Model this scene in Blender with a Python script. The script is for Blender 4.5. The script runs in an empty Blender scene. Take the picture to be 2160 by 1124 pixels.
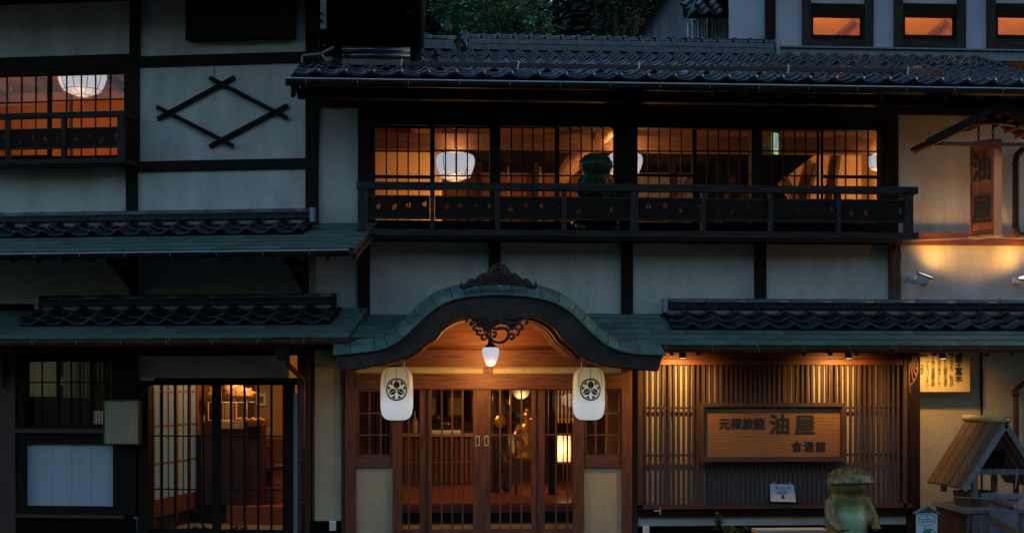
import bpy, bmesh, math, random
from mathutils import Vector, Matrix, noise
random.seed(7)
R = math.radians
S = bpy.context.scene
COL = S.collection

# ------------------------------------------------------------------ camera, sky, sun, exposure
CAMH, CAMD, FPX, YAW = 2.15, 20.0, 3000.0, R(3.81)
cd = bpy.data.cameras.new('camera')
cam = bpy.data.objects.new('camera', cd)
COL.objects.link(cam)
cam.location = (0, -CAMD, CAMH)
cam.rotation_euler = (R(90), 0, -YAW)
cd.sensor_width = 36
cd.lens = FPX / 2160 * 36
cd.shift_y = 258 / 2160
cd.clip_end = 900
S.camera = cam

W = bpy.data.worlds.new('World')
S.world = W
W.use_nodes = True
nt = W.node_tree
bg = nt.nodes['Background']
sky = nt.nodes.new('ShaderNodeTexSky')
sky.sky_type = 'NISHITA'
sky.sun_disc = False
sky.sun_elevation = R(7)
sky.sun_rotation = R(75)
sky.ozone_density = 2.8
sky.air_density = 1.2
nt.links.new(sky.outputs[0], bg.inputs[0])
bg.inputs[1].default_value = 0.15

sd = bpy.data.lights.new('sun', 'SUN')
sd.energy = 0.02
sd.angle = R(12)
sd.color = (0.75, 0.85, 1.0)
sun = bpy.data.objects.new('sun', sd)
COL.objects.link(sun)
sun.rotation_euler = (R(60), 0, R(-20))

S.view_settings.view_transform = 'Standard'
S.view_settings.look = 'None'
S.view_settings.gamma = 1
S.view_settings.exposure = 1.38
S.render.engine = 'CYCLES'
S.cycles.use_denoising = True
S.cycles.max_bounces = 6
S.cycles.diffuse_bounces = 3
S.cycles.glossy_bounces = 3
S.cycles.transparent_max_bounces = 12
S.cycles.sample_clamp_indirect = 3
S.cycles.caustics_reflective = False
S.cycles.caustics_refractive = False

# ------------------------------------------------------------------ materials
MATS = {}
def mat(name, col, rough=0.7, var=0.25, scale=6.0, stretch=(1, 1, 1), bump=0.0, bscale=40.0, metal=0.0, spec=0.5, rnd=0.0, col2=None, emis=None, estr=0.0, coat=0.0, alpha=1.0):
    if name in MATS:
        return MATS[name]
    m = bpy.data.materials.new(name)
    m.use_nodes = True
    n, l = m.node_tree.nodes, m.node_tree.links
    p = n['Principled BSDF']
    p.inputs['Roughness'].default_value = rough
    p.inputs['Metallic'].default_value = metal
    p.inputs['Specular IOR Level'].default_value = spec
    p.inputs['Coat Weight'].default_value = coat
    tc = n.new('ShaderNodeTexCoord')
    mp = n.new('ShaderNodeMapping')
    mp.inputs['Scale'].default_value = stretch
    l.new(tc.outputs['Object'], mp.inputs[0])
    nz = n.new('ShaderNodeTexNoise')
    nz.inputs['Scale'].default_value = scale
    nz.inputs['Detail'].default_value = 7
    nz.inputs['Roughness'].default_value = 0.62
    l.new(mp.outputs[0], nz.inputs[0])
    cr = n.new('ShaderNodeValToRGB')
    cr.color_ramp.elements[0].position = 0.32
    cr.color_ramp.elements[1].position = 0.68
    c2 = col2 if col2 else tuple(min(1, c * (1 + var)) for c in col)
    cr.color_ramp.elements[0].color = (*[c * (1 - var) for c in col], 1)
    cr.color_ramp.elements[1].color = (*c2, 1)
    l.new(nz.outputs[0], cr.inputs[0])
    out = cr.outputs[0]
    if rnd:
        oi = n.new('ShaderNodeObjectInfo')
        mr = n.new('ShaderNodeMapRange')
        mr.inputs[3].default_value = 1 - rnd
        mr.inputs[4].default_value = 1 + rnd
        l.new(oi.outputs['Random'], mr.inputs[0])
        hs = n.new('ShaderNodeHueSaturation')
        l.new(mr.outputs[0], hs.inputs['Value'])
        l.new(out, hs.inputs['Color'])
        out = hs.outputs[0]
    l.new(out, p.inputs['Base Color'])
    if bump:
        b = n.new('ShaderNodeBump')
        b.inputs['Strength'].default_value = bump
        b.inputs['Distance'].default_value = 0.01
        nb = n.new('ShaderNodeTexNoise')
        nb.inputs['Scale'].default_value = bscale
        nb.inputs['Detail'].default_value = 5
        l.new(mp.outputs[0], nb.inputs[0])
        l.new(nb.outputs[0], b.inputs['Height'])
        l.new(b.outputs[0], p.inputs['Normal'])
    if name in ('plaster', 'warm_plaster', 'grey_plaster', 'blind_white', 'entry_stone', 'ochre_wall', 'terracotta_wall'):
        gz = n.new('ShaderNodeTexNoise'); gz.inputs['Scale'].default_value = 62; gz.inputs['Detail'].default_value = 3; gz.inputs['Roughness'].default_value = .8
        l.new(tc.outputs['Object'], gz.inputs[0])
        gr = n.new('ShaderNodeMapRange'); gr.inputs[1].default_value = .33; gr.inputs[2].default_value = .67; gr.inputs[3].default_value = .78; gr.inputs[4].default_value = 1.20
        l.new(gz.outputs[0], gr.inputs[0])
        gm = n.new('ShaderNodeHueSaturation'); l.new(gr.outputs[0], gm.inputs['Value']); l.new(out, gm.inputs['Color']); l.new(gm.outputs[0], p.inputs['Base Color'])
    if emis:
        p.inputs['Emission Color'].default_value = (*emis, 1)
        p.inputs['Emission Strength'].default_value = estr
    MATS[name] = m
    return m

def glass_mat(name, refl=0.06, tint=(0.9, 0.9, 0.9), rough=0.02):
    m = bpy.data.materials.new(name)
    m.use_nodes = True
    n, l = m.node_tree.nodes, m.node_tree.links
    n.remove(n['Principled BSDF'])
    t = n.new('ShaderNodeBsdfTransparent'); t.inputs[0].default_value = (*tint, 1)
    g = n.new('ShaderNodeBsdfGlossy'); g.inputs['Roughness'].default_value = rough
    mx = n.new('ShaderNodeMixShader'); mx.inputs[0].default_value = refl
    l.new(t.outputs[0], mx.inputs[1]); l.new(g.outputs[0], mx.inputs[2])
    l.new(mx.outputs[0], n['Material Output'].inputs[0])
    MATS[name] = m
    return m

def emit_mat(name, col, st):
    m = bpy.data.materials.new(name)
    m.use_nodes = True
    p = m.node_tree.nodes['Principled BSDF']
    p.inputs['Base Color'].default_value = (0.6, 0.58, 0.5, 1)
    p.inputs['Roughness'].default_value = 0.5
    p.inputs['Emission Color'].default_value = (*col, 1)
    p.inputs['Emission Strength'].default_value = st * .37
    MATS[name] = m
    return m

PLA = mat('plaster', (0.53, 0.51, 0.465), 0.95, 0.20, 1.6, (1.6, 1, .5), bump=1.0, bscale=110)
PLAW = mat('warm_plaster', (0.52, 0.43, 0.27), 0.95, 0.12, 2.0, bump=0.8, bscale=90)
PLAM = mat('grey_plaster', (0.46, 0.44, 0.50), 0.95, 0.12, 1.5, bump=0.6, bscale=90)
DWX = mat('dark_wood_horizontal', (0.015, 0.009, 0.0065), 0.75, 0.5, 5, (0.6, 8, 8), 0.5, 30, spec=0.12)
DWZ = mat('dark_wood_vertical', (0.017, 0.009, 0.0065), 0.75, 0.5, 5, (8, 8, 0.6), 0.5, 30, spec=0.12)
GWX = mat('weathered_wood_horizontal', (0.036, 0.030, 0.029), 0.85, 0.6, 5, (0.6, 8, 8), 0.6, 30, spec=0.12)
GWZ = mat('weathered_wood_vertical', (0.040, 0.033, 0.031), 0.85, 0.6, 5, (8, 8, 0.6), 0.6, 30, spec=0.12)
RWX = mat('red_wood_horizontal', (0.145, 0.048, 0.021), 0.5, 0.55, 4, (0.8, 9, 9), 0.3, 30)
RWZ = mat('red_wood_vertical', (0.145, 0.048, 0.021), 0.5, 0.55, 4, (9, 9, 0.8), 0.3, 30)
BWZ = mat('brown_wood_vertical', (0.060, 0.024, 0.013), 0.6, 0.35, 4, (9, 9, 0.8), 0.3, 30)
BWX = mat('brown_wood_horizontal', (0.060, 0.024, 0.013), 0.6, 0.35, 4, (0.8, 9, 9), 0.3, 30)
OWX = mat('orange_wood_board', (0.24, 0.082, 0.028), 0.5, 0.35, 3, (0.8, 7, 7), 0.2, 30)
TILE = mat('smoked_silver_tile', (0.036, 0.040, 0.054), 0.13, 0.55, 9, bump=0.10, bscale=25, rnd=0.4, metal=.6, coat=.6)
TILED = mat('dark_glazed_tile', (0.016, 0.016, 0.019), 0.30, 0.6, 8, bump=0.25, bscale=20, rnd=0.5, spec=.35)
TILEO = mat('rust_glazed_tile', (0.09, 0.030, 0.014), 0.35, 0.4, 9, rnd=0.3)
TILEB = mat('ridge_tile_glaze', (0.045, 0.050, 0.064), 0.22, 0.5, 12, rnd=0.25, metal=.6, coat=.5)
COP = mat('green_copper', (0.085, 0.135, 0.112), 0.6, 0.40, 3.5, (1, 1, 1), bump=0.1, bscale=20, rnd=0.20, spec=0.3)
GUT = mat('gutter_metal', (0.018, 0.014, 0.013), 0.55, 0.3, 8, spec=0.2)
GUTB = mat('copper_gutter', (0.11, 0.040, 0.022), 0.45, 0.4, 6, metal=0.3)
STEEL = mat('pale_metal', (0.45, 0.47, 0.50), 0.45, 0.1)
MORT = mat('lime_mortar', (0.34, 0.31, 0.24), 0.9, 0.2)
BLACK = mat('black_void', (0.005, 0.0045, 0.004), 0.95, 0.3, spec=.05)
INK = mat('black_paint', (0.012, 0.011, 0.010), 0.6, 0.1)
CARV = mat('carved_wood', (0.050, 0.032, 0.026), 0.6, 0.4, 6, bump=0.4, bscale=25, spec=.2)
GLASS = glass_mat('window_glass', 0.025)
GLASSD = glass_mat('dark_window_glass', 0.10, (0.75, 0.8, 0.75), 0.01)
RED = mat('terracotta_wall', (0.42, 0.16, 0.075), 0.9, 0.15, 1.5, bump=0.2)
OCH = mat('ochre_wall', (0.50, 0.30, 0.13), 0.9, 0.12, 1.5, bump=0.2)
CEIL = mat('ceiling_board', (0.10, 0.045, 0.022), 0.7, 0.4, 3, (1, 6, 6))
FLR = mat('polished_floor', (0.30, 0.085, 0.030), 0.16, 0.2, 3, (1, 6, 6))
STONE = mat('entry_stone', (0.22, 0.19, 0.14), 0.8, 0.3, 6)
WHITE = mat('white_paint', (0.62, 0.63, 0.64), 0.5, 0.05)
PAPER = mat('paper', (0.62, 0.64, 0.68), 0.8, 0.04)
PLANT = mat('leaf_green', (0.045, 0.11, 0.030), 0.5, 0.5, 12, rnd=0.3)
LEAF = mat('tree_leaf', (0.10, 0.27, 0.21), 0.30, 0.7, 2.6, col2=(0.24, 0.48, 0.30))
BARK = mat('bark', (0.028, 0.022, 0.017), 0.9, 0.4, 5, (6, 6, 1), 0.6)
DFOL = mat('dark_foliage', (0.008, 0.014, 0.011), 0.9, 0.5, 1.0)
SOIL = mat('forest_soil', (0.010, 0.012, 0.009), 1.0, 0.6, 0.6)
LAMPW = emit_mat('lit_glass_shade', (0.80, 0.84, 0.95), 0.66)
LAMPW.node_tree.nodes['Principled BSDF'].inputs['Base Color'].default_value = (.15, .15, .15, 1)

# ------------------------------------------------------------------ frames and mesh helpers
class Frame:
    def __init__(s, ox, oy, a):
        s.o, s.a = (ox, oy), a
        s.ca, s.sa = math.cos(a), math.sin(a)
    def at(s, px, py, d):
        u, v = (px - 1080) / FPX, (820 - py) / FPX
        dx, dy = math.sin(YAW) + u * math.cos(YAW), math.cos(YAW) - u * math.sin(YAW)
        cx, cy = 0 - s.o[0], -CAMD - s.o[1]
        lx, ly = cx * s.ca - cy * s.sa, cx * s.sa + cy * s.ca
        ex, ey = dx * s.ca - dy * s.sa, dx * s.sa + dy * s.ca
        t = (d - ly) / ey
        return lx + t * ex, CAMH + t * v
    def x(s, px, d=0): return s.at(px, 820, d)[0]
    def z(s, py, d=0, px=1080): return s.at(px, py, d)[1]
    def world(s, x, y, z):
        return (s.o[0] + x * s.ca + y * s.sa, s.o[1] - x * s.sa + y * s.ca, z)
M = Frame(0, 0, 0)
L = Frame(M.x(655), 0.0, R(10.8))

class B:
    def __init__(s): s.v, s.f = [], []
    def add(s, vs, fs):
        n = len(s.v); s.v += [tuple(v) for v in vs]; s.f += [tuple(i + n for i in f) for f in fs]; return s
    def box(s, x0, x1, y0, y1, z0, z1):
        if x0 > x1: x0, x1 = x1, x0
        if y0 > y1: y0, y1 = y1, y0
        if z0 > z1: z0, z1 = z1, z0
        return s.add([(x0,y0,z0),(x1,y0,z0),(x1,y1,z0),(x0,y1,z0),(x0,y0,z1),(x1,y0,z1),(x1,y1,z1),(x0,y1,z1)],
                     [(0,3,2,1),(4,5,6,7),(0,1,5,4),(1,2,6,5),(2,3,7,6),(3,0,4,7)])
    def hexa(s, a):   # eight free corners, same order as box
        return s.add(a, [(0,3,2,1),(4,5,6,7),(0,1,5,4),(1,2,6,5),(2,3,7,6),(3,0,4,7)])
    def bar(s, p, q, w, h, up=(0, 0, 1)):
        p, q = Vector(p), Vector(q); d = (q - p).normalized(); u = Vector(up)
        sd = d.cross(u)
        if sd.length < 1e-4: sd = d.cross(Vector((0, 1, 0)))
        sd.normalize(); u = sd.cross(d).normalized(); sd *= w / 2; u *= h / 2
        return s.add([p-sd-u, q-sd-u, q+sd-u, p+sd-u, p-sd+u, q-sd+u, q+sd+u, p+sd+u],
                     [(0,1,2,3),(7,6,5,4),(4,5,1,0),(5,6,2,1),(6,7,3,2),(7,4,0,3)])
    def tube(s, pts, r, n=8, cap=True):
        pts = [Vector(p) for p in pts]; m = len(pts); base = len(s.v)
        rr = r if isinstance(r, (list, tuple)) else [r] * m
        ref = None
        for i, p in enumerate(pts):
            t = (pts[min(i+1, m-1)] - pts[max(i-1, 0)]).normalized()
            if ref is None: ref = Vector((0, 1, 0)) if abs(t.y) < 0.9 else Vector((1, 0, 0))
            a = t.cross(ref).normalized(); b = a.cross(t).normalized(); ref = b
            for k in range(n):
                an = 2 * math.pi * k / n
                s.v.append(tuple(p + (a * math.cos(an) + b * math.sin(an)) * rr[i]))
        for i in range(m - 1):
            for k in range(n):
                k2 = (k + 1) % n
                s.f.append((base+i*n+k, base+(i+1)*n+k, base+(i+1)*n+k2, base+i*n+k2))
        if cap:
            s.f.append(tuple(base + k for k in range(n)))
            s.f.append(tuple(base + (m-1)*n + k for k in reversed(range(n))))
        return s
    def lathe(s, c, prof, n=20, squash=1.0, lobes=0, amp=0.0):
        base = len(s.v)
        for r, z in prof:
            for k in range(n):
                a = 2 * math.pi * k / n
                q = r * (1 + amp * abs(math.cos(lobes * a / 2))) if lobes else r
                s.v.append((c[0] + q * math.cos(a), c[1] + q * math.sin(a) * squash, c[2] + z))
        for i in range(len(prof) - 1):
            for k in range(n):
                k2 = (k + 1) % n
                s.f.append((base+i*n+k, base+i*n+k2, base+(i+1)*n+k2, base+(i+1)*n+k))
        s.f.append(tuple(base + k for k in reversed(range(n))))
        s.f.append(tuple(base + (len(prof)-1)*n + k for k in range(n)))
        return s
    def prism(s, poly, y0, y1):       # poly in (x, z)
        n = len(poly); base = len(s.v)
        s.v += [(x, y0, z) for x, z in poly] + [(x, y1, z) for x, z in poly]
        s.f.append(tuple(base + i for i in range(n)))
        s.f.append(tuple(base + n + i for i in reversed(range(n))))
        for i in range(n):
            j = (i + 1) % n
            s.f.append((base + i, base + n + i, base + n + j, base + j))
        return s
    def grid(s, rows, thick=None):
        base = len(s.v); n = len(rows[0])
        for r in rows: s.v += [tuple(p) for p in r]
        for i in range(len(rows) - 1):
            for k in range(n - 1):
                s.f.append((base+i*n+k, base+i*n+k+1, base+(i+1)*n+k+1, base+(i+1)*n+k))
        return s
    def ball(s, c, r, n=8, m=6, sc=(1, 1, 1)):
        base = len(s.v)
        for i in range(1, m):
            t = math.pi * i / m
            for k in range(n):
                a = 2 * math.pi * k / n
                s.v.append((c[0]+r*sc[0]*math.sin(t)*math.cos(a), c[1]+r*sc[1]*math.sin(t)*math.sin(a), c[2]+r*sc[2]*math.cos(t)))
        top = len(s.v); s.v.append((c[0], c[1], c[2]+r*sc[2])); s.v.append((c[0], c[1], c[2]-r*sc[2]))
        for i in range(m - 2):
            for k in range(n):
                k2 = (k+1) % n
                s.f.append((base+i*n+k, base+(i+1)*n+k, base+(i+1)*n+k2, base+i*n+k2))
        for k in range(n):
            k2 = (k+1) % n
            s.f.append((top, base+k, base+k2)); s.f.append((top+1, base+(m-2)*n+k2, base+(m-2)*n+k))
        return s
    def mesh(s, name, m, off=(0, 0, 0), smooth=False):
        me = bpy.data.meshes.new(name)
        me.from_pydata([(a-off[0], b-off[1], c-off[2]) for a, b, c in s.v], [], s.f)
        me.materials.append(m)
        bm = bmesh.new(); bm.from_mesh(me); bmesh.ops.recalc_face_normals(bm, faces=bm.faces); bm.to_mesh(me); bm.free()
        if smooth:
            for p in me.polygons: p.use_smooth = True
        return me

def props(o, label=None, cat=None, group=None, kind=None):
    if label: o['label'] = label
    if cat: o['category'] = cat
    if group: o['group'] = group
    if kind: o['kind'] = kind

class Thing:
    """an Empty at the thing's base, whose parts are meshes given in its frame's coordinates"""
    def __init__(s, name, label, cat, frame=M, base=(0, 0, 0), group=None, kind=None):
        s.fr, s.base = frame, base
        s.o = bpy.data.objects.new(name, None); COL.objects.link(s.o)
        s.o.empty_display_size = 0.1
        s.o.location = frame.world(*base); s.o.rotation_euler = (0, 0, -frame.a)
        props(s.o, label, cat, group, kind)
    def part(s, name, b, m, parent=None, smooth=False, label=None, kind=None):
        me = b.mesh(name, m, s.base, smooth)
        o = bpy.data.objects.new(name, me); COL.objects.link(o)
        o.parent = parent or s.o
        props(o, label, kind=kind)
        return o
    def node(s, name, parent=None):
        o = bpy.data.objects.new(name, None); COL.objects.link(o); o.parent = parent or s.o
        o.empty_display_size = 0.1
        return o
    def inst(s, name, me, loc, rot=(0, 0, 0), parent=None, scale=None):
        o = bpy.data.objects.new(name, me); COL.objects.link(o); o.parent = parent or s.o
        o.location = tuple(loc[i] - s.base[i] for i in range(3)); o.rotation_euler = rot
        if scale: o.scale = scale
        return o
    def light(s, name, loc, power, col, r=0.1, kind='POINT', target=None, spot=90, blend=0.5):
        d = bpy.data.lights.new(name, kind); d.energy = power * .72; d.color = col; d.shadow_soft_size = r
        if kind == 'SPOT': d.spot_size = R(spot); d.spot_blend = blend
        o = bpy.data.objects.new(name, d); COL.objects.link(o); o.parent = s.o
        o.location = tuple(loc[i] - s.base[i] for i in range(3))
        if target: o.rotation_euler = (Vector(target) - Vector(loc)).to_track_quat('-Z', 'Y').to_euler()
        return o

def single(name, b, m, label=None, cat=None, frame=M, base=(0, 0, 0), group=None, kind=None, smooth=False):
    me = b.mesh(name, m, base, smooth)
    o = bpy.data.objects.new(name, me); COL.objects.link(o)
    o.location = frame.world(*base); o.rotation_euler = (0, 0, -frame.a)
    props(o, label, cat, group, kind)
    return o

def curve_mesh(name, outers, depth, m, bevel=0.0):
    """filled 2-D outlines (x, z), holes included, extruded to a plate that faces -y; y runs -depth/2..depth/2"""
    c = bpy.data.curves.new(name, 'CURVE'); c.dimensions = '2D'; c.fill_mode = 'BOTH'; c.extrude = depth / 2
    for pts in outers:
        sp = c.splines.new('POLY'); sp.points.add(len(pts) - 1)
        for i, (x, z) in enumerate(pts): sp.points[i].co = (x, z, 0, 1)
        sp.use_cyclic_u = True
    o = bpy.data.objects.new('tmp', c); COL.objects.link(o)
    dg = bpy.context.evaluated_depsgraph_get(); dg.update()
    me = bpy.data.meshes.new_from_object(o.evaluated_get(dg))
    me.transform(Matrix.Rotation(R(90), 4, 'X'))
    me.name = name; me.materials.clear(); me.materials.append(m)
    bpy.data.objects.remove(o); bpy.data.curves.remove(c)
    return me

def text_mesh(name, body, size, m, spacing=1.0, bold=0.0, line=1.0, ext=0.0015):
    c = bpy.data.curves.new(name, 'FONT'); c.body = body; c.size = size; c.extrude = ext; c.offset = bold
    c.space_character = spacing; c.space_line = line; c.align_x = 'CENTER'; c.align_y = 'CENTER'
    c.offset = 0; c.resolution_u = 3
    o = bpy.data.objects.new('tmp', c); COL.objects.link(o)
    dg = bpy.context.evaluated_depsgraph_get(); dg.update()
    me = bpy.data.meshes.new_from_object(o.evaluated_get(dg))
    if bold:
        bm = bmesh.new()
        for k, (ax, ay) in enumerate(((-1, -1), (1, -1), (-1, 1), (1, 1), (0, 0), (1.3, 0), (-1.3, 0))):
            n0 = len(bm.verts); bm.from_mesh(me); bm.verts.ensure_lookup_table()
            for v in bm.verts[n0:]: v.co.x += ax * bold; v.co.y += ay * bold; v.co.z += k * .0002
        bm.to_mesh(me); bm.free()
    me.transform(Matrix.Rotation(R(90), 4, 'X'))
    me.name = name; me.materials.clear(); me.materials.append(m)
    bpy.data.objects.remove(o); bpy.data.curves.remove(c)
    return me

def clear_smooth(me):
    for p in me.polygons: p.use_smooth = True

# ------------------------------------------------------------------ ground and hill
b = B(); b.grid([[(x, y, -0.02) for x in (-60, -20, 0, 20, 60)] for y in (-60, -25, -10, 0, 14)])
single('street', b, mat('asphalt', (0.05, 0.05, 0.052), 0.85, 0.3, 4, bump=0.5, bscale=60), kind='structure')
b = B(); rows = []
for j in range(26):
    y = 13 + j * 3.2
    rows.append([(x, y, -0.3 + max(0, (y - 13)) * 0.42 + 1.4 * noise.noise(Vector((x * .13, y * .13, 0)))) for x in range(-60, 70, 4)])
b.grid(rows)
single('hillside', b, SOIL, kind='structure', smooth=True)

b = B(); b.grid([[(x, -34 - j * 5, -0.5 + 15 * (1 - math.exp(-j * .5)) + j * 1.2 + 1.5 * noise.noise(Vector((x * .1, j * .5, 3)))) for x in range(-110, 111, 10)] for j in range(9)])
single('opposite_hillside', b, SOIL, kind='structure', smooth=True)  # unseen hill added to block low sky light from the facade
# ------------------------------------------------------------------ roof tile meshes
TW = 0.362     # tile width
TL = 0.27      # exposed length
def wave(u):
    # wide valley, narrow crest at the right side
    u = u % 1.0
    return 0.052 * (math.exp(-((u - 0.80) / 0.135) ** 2) + math.exp(-((u + 0.20) / 0.135) ** 2)) - 0.022 * math.sin(math.pi * min(1, u / 0.62)) ** 1.0 * (u < 0.62)
def tile_mesh(name, m, lip=0.038, length=0.31, eave=False):
    b = B(); n = 12
    us = [i / n for i in range(n + 1)]
    f0 = [(u * TW, 0, wave(u) + 0.034) for u in us]
    f1 = [(u * TW, length * .5, wave(u) + 0.018) for u in us]
    f2 = [(u * TW, length, wave(u)) for u in us]
    fl = [(u * TW, 0.004, wave(u) + 0.034 - lip) for u in us]
    b.grid([fl, f0, f1, f2])
    if eave:
        lip2 = [(u * TW, -0.006, wave(u) + 0.034 - 0.055) for u in us[:9]]
        b.grid([lip2, [(u * TW, -0.012, wave(u) + 0.03) for u in us[:9]]])
        b.ball((0.80 * TW, -0.012, 0.034 + 0.022), 0.058, 12, 8, (1, 0.8, 1))
        b.tube([(0.80 * TW, -0.012, 0.058), (0.80 * TW, 0.1, 0.05)], 0.046, 10)
    me = b.mesh(name, m); 
    for p in me.polygons: p.use_smooth = True
    return me
T_TILE = tile_mesh('roof_tile', TILE)
T_RUST = tile_mesh('roof_tile', TILEO)
T_DARK = tile_mesh('roof_tile', TILED, lip=.03)
T_EAVE = tile_mesh('eave_tile', TILE, eave=True)

def tiled(th, parent, x0, ncol, ytop, zE, yE, pitch, rows, eave=True, tile_x=None, limit=300, rust=None, tile_scale=1.0, narrow=None):
    """rows of tiles from the eave (yE, zE) up the slope"""
    cnt = 0; rest = B(); sl = math.atan(pitch); cs, sn = math.cos(sl), math.sin(sl)
    wide_n, wide_s = ncol, tile_scale
    for r in range(rows):
        tile_scale, ncol = (wide_s, wide_n) if narrow is None or r < narrow[0] else (wide_s * narrow[1], int(wide_n / narrow[1]))
        for c in range(ncol):
            x = x0 + c * TW * tile_scale
            y, z = yE + r * TL * cs, zE + r * TL * sn
            jx, jr = random.uniform(-.004, .004), random.uniform(-.012, .012)
            me = T_DARK if not eave else T_EAVE if r == 0 else (T_RUST if rust and rust(r, c) else T_TILE)
            if cnt < limit:
                th.inst('eave_tile' if me is T_EAVE else 'roof_tile', me, (x + jx, y, z), (sl + jr, random.uniform(-.01, .01), 0), parent, (tile_scale, 1, tile_scale)); cnt += 1
            else:
                base = len(rest.v)
                for v in T_TILE.vertices:
                    vy, vz = v.co.y * cs - v.co.z * sn, v.co.y * sn + v.co.z * cs
                    rest.v.append((x + jx + v.co.x * tile_scale, y + vy, z + vz))
                rest.f += [tuple(base + i for i in p.vertices) for p in T_TILE.polygons]
    if rest.v:
        th.part('upper_tile_rows', rest, TILE, parent, True, kind='stuff')

def shingles(th, parent, x0, x1, yE, zE, yT, zT, keep=lambda x, y, z: True, expo=0.21, w=0.46):
    ln = math.hypot(yT - yE, zT - zE); n = max(1, round(ln / expo)); e = ln / n
    sl = math.atan2(zT - zE, yT - yE); cs, sn = math.cos(sl), math.sin(sl)
    mb = B(); mb.hexa([(0.003, 0, 0.008), (w-.003, 0, 0.008), (w-.003, e+.04, -0.002), (0.003, e+.04, -0.002),
                       (0.003, 0, 0.024), (w-.003, 0, 0.024), (w-.003, e+.04, 0.006), (0.003, e+.04, 0.006)])
    me = mb.mesh('copper_shingle', COP)
    for r in range(n):
        x = x0 - (r % 2) * w * .5
        while x < x1:
            a, c = max(x, x0), min(x + w, x1)
            y, z = yE + r * e * cs, zE + r * e * sn
            if c - a > 0.03 and keep((a + c) / 2, y, z) and keep(a, y, z) * 1 + keep(c, y, z) * 1 >= 1:
                th.inst('copper_shingle', me, (a, y, z), (sl + random.uniform(-.006, .006), 0, 0), parent, ((c - a) / w, 1, 1))
            x += w

def gutter(th, parent, x0, x1, y, z, r=0.055, m=GUT, step=0.62, hooks=True, name='gutter', dz=0.0):
    n = 10; rows = []
    for (x, zz) in ((x0, z), (x1, z + dz)):
        rows.append([(x, y - r * math.cos(math.pi * k / n), zz - r * math.sin(math.pi * k / n)) for k in range(n + 1)])
    b = B(); b.grid(rows)
    rows2 = [[(p[0], (p[1] - y) * 1.1 + y, (p[2] - z) * 1.1 + z) for p in rr] for rr in rows]
    b.grid(rows2)
    g = th.part(name, b, m, parent, True)
    b = B(); b.tube([(x0, y - r * 1.05, z + .003), (x1, y - r * 1.05, z + dz + .003)], 0.009, 6)
    th.part('gutter_rim', b, STEEL if m is GUT else m, g if parent is None else parent)
    if hooks:
        b = B(); b.tube([(0, r * 1.1, .05), (0, r * 1.15, -r * .6), (0, 0, -r * 1.18), (0, -r * 1.0, -r * .6), (0, -r * 1.18, .015)], .007, 5)
        hm = b.mesh('gutter_hook', mat('hook_metal', (.12, .13, .14), .5)); k = x0 + step * .4
        while k < x1:
            th.inst('gutter_hook', hm, (k, y, z), (0, 0, 0), parent); k += step
    return g

# ================================================================== MAIN INN BUILDING
inn = Thing('inn_building', 'long two-storey timbered inn with balcony, tiled eaves and arched green porch roof', 'building', M, (0, 0, 0))
A = M.at
def wallbox(th, fr, name, p0, q0, p1, q1, d0, d1, m, parent=None, dd=None):
    """box whose front face at depth d0 spans the photo rectangle"""
    x0, za = fr.at(p0, q0, d0); x1, zb = fr.at(p1, q1, d0)
    zt = (fr.at((p0+p1)/2, q0, d0)[1]); zl = (fr.at((p0+p1)/2, q1, d0)[1])
    b = B(); b.box(x0, x1, d0, d1, zl, zt)
    return th.part(name, b, m, parent)

# plaster band between the storeys, one panel between each pair of posts
posts = [768, 1043, 1322, 1603, 1886]
zt, zb_ = A(1300, 503, 0)[1], A(1300, 668, 0)[1]
edges = [668] + posts + [2230]
for i in range(6):
    xa, xb = M.x(edges[i]), M.x(edges[i+1])
    b = B()
    top = A(700, 196, 0)[1] if i == 0 else (A(2000, 240, 0)[1] if i == 5 else zt)
    b.box(xa, xb, 0, .12, zb_, top)
    inn.part('plaster_panel', b, PLA if i < 5 else PLA)
for p in posts:
    xa, xb = M.x(p - 12.5), M.x(p + 12.5)
    b = B(); b.box(xa, xb, -.035, .1, zb_ - .1, zt + .02)
    inn.part('post', b, BWZ if p > 1700 else DWZ)
# beams: floor beam behind the balcony, lintel above windows, wall plate
xl, xr = M.x(755), M.x(1893)
b = B(); b.box(xl, xr, -.05, .14, A(1300, 513, 0)[1], A(1300, 478, 0)[1]); inn.part('floor_beam', b, DWX)
b = B(); b.box(xl, xr, -.04, .14, A(1300, 270, 0)[1], A(1300, 236, 0)[1]); inn.part('window_lintel', b, DWX)
b = B(); b.box(M.x(668), M.x(2230), -.06, .14, A(1300, 235, 0)[1], A(1300, 205, 0)[1]); inn.part('wall_plate', b, DWX)
# horizontal red beam on the right
b = B(); b.box(M.x(1893), M.x(2230), -.06, .1, A(2000, 517, -.06)[1], A(2000, 491, -.06)[1]); inn.part('string_beam', b, RWX)

# big window posts
zs, zh = A(1300, 490, 0)[1], A(1300, 262, 0)[1]
for pa, pb in ((755, 791), (1033, 1055), (1296, 1344), (1584, 1606), (1856, 1893)):
    b = B(); b.box(M.x(pa), M.x(pb), -.045, .15, zs, zh); inn.part('window_post', b, DWZ)
b = B(); b.box(M.x(791), M.x(1856), -.06, .13, zs - .02, A(1300, 478, 0)[1] + .06); inn.part('window_sill', b, DWX)

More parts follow.
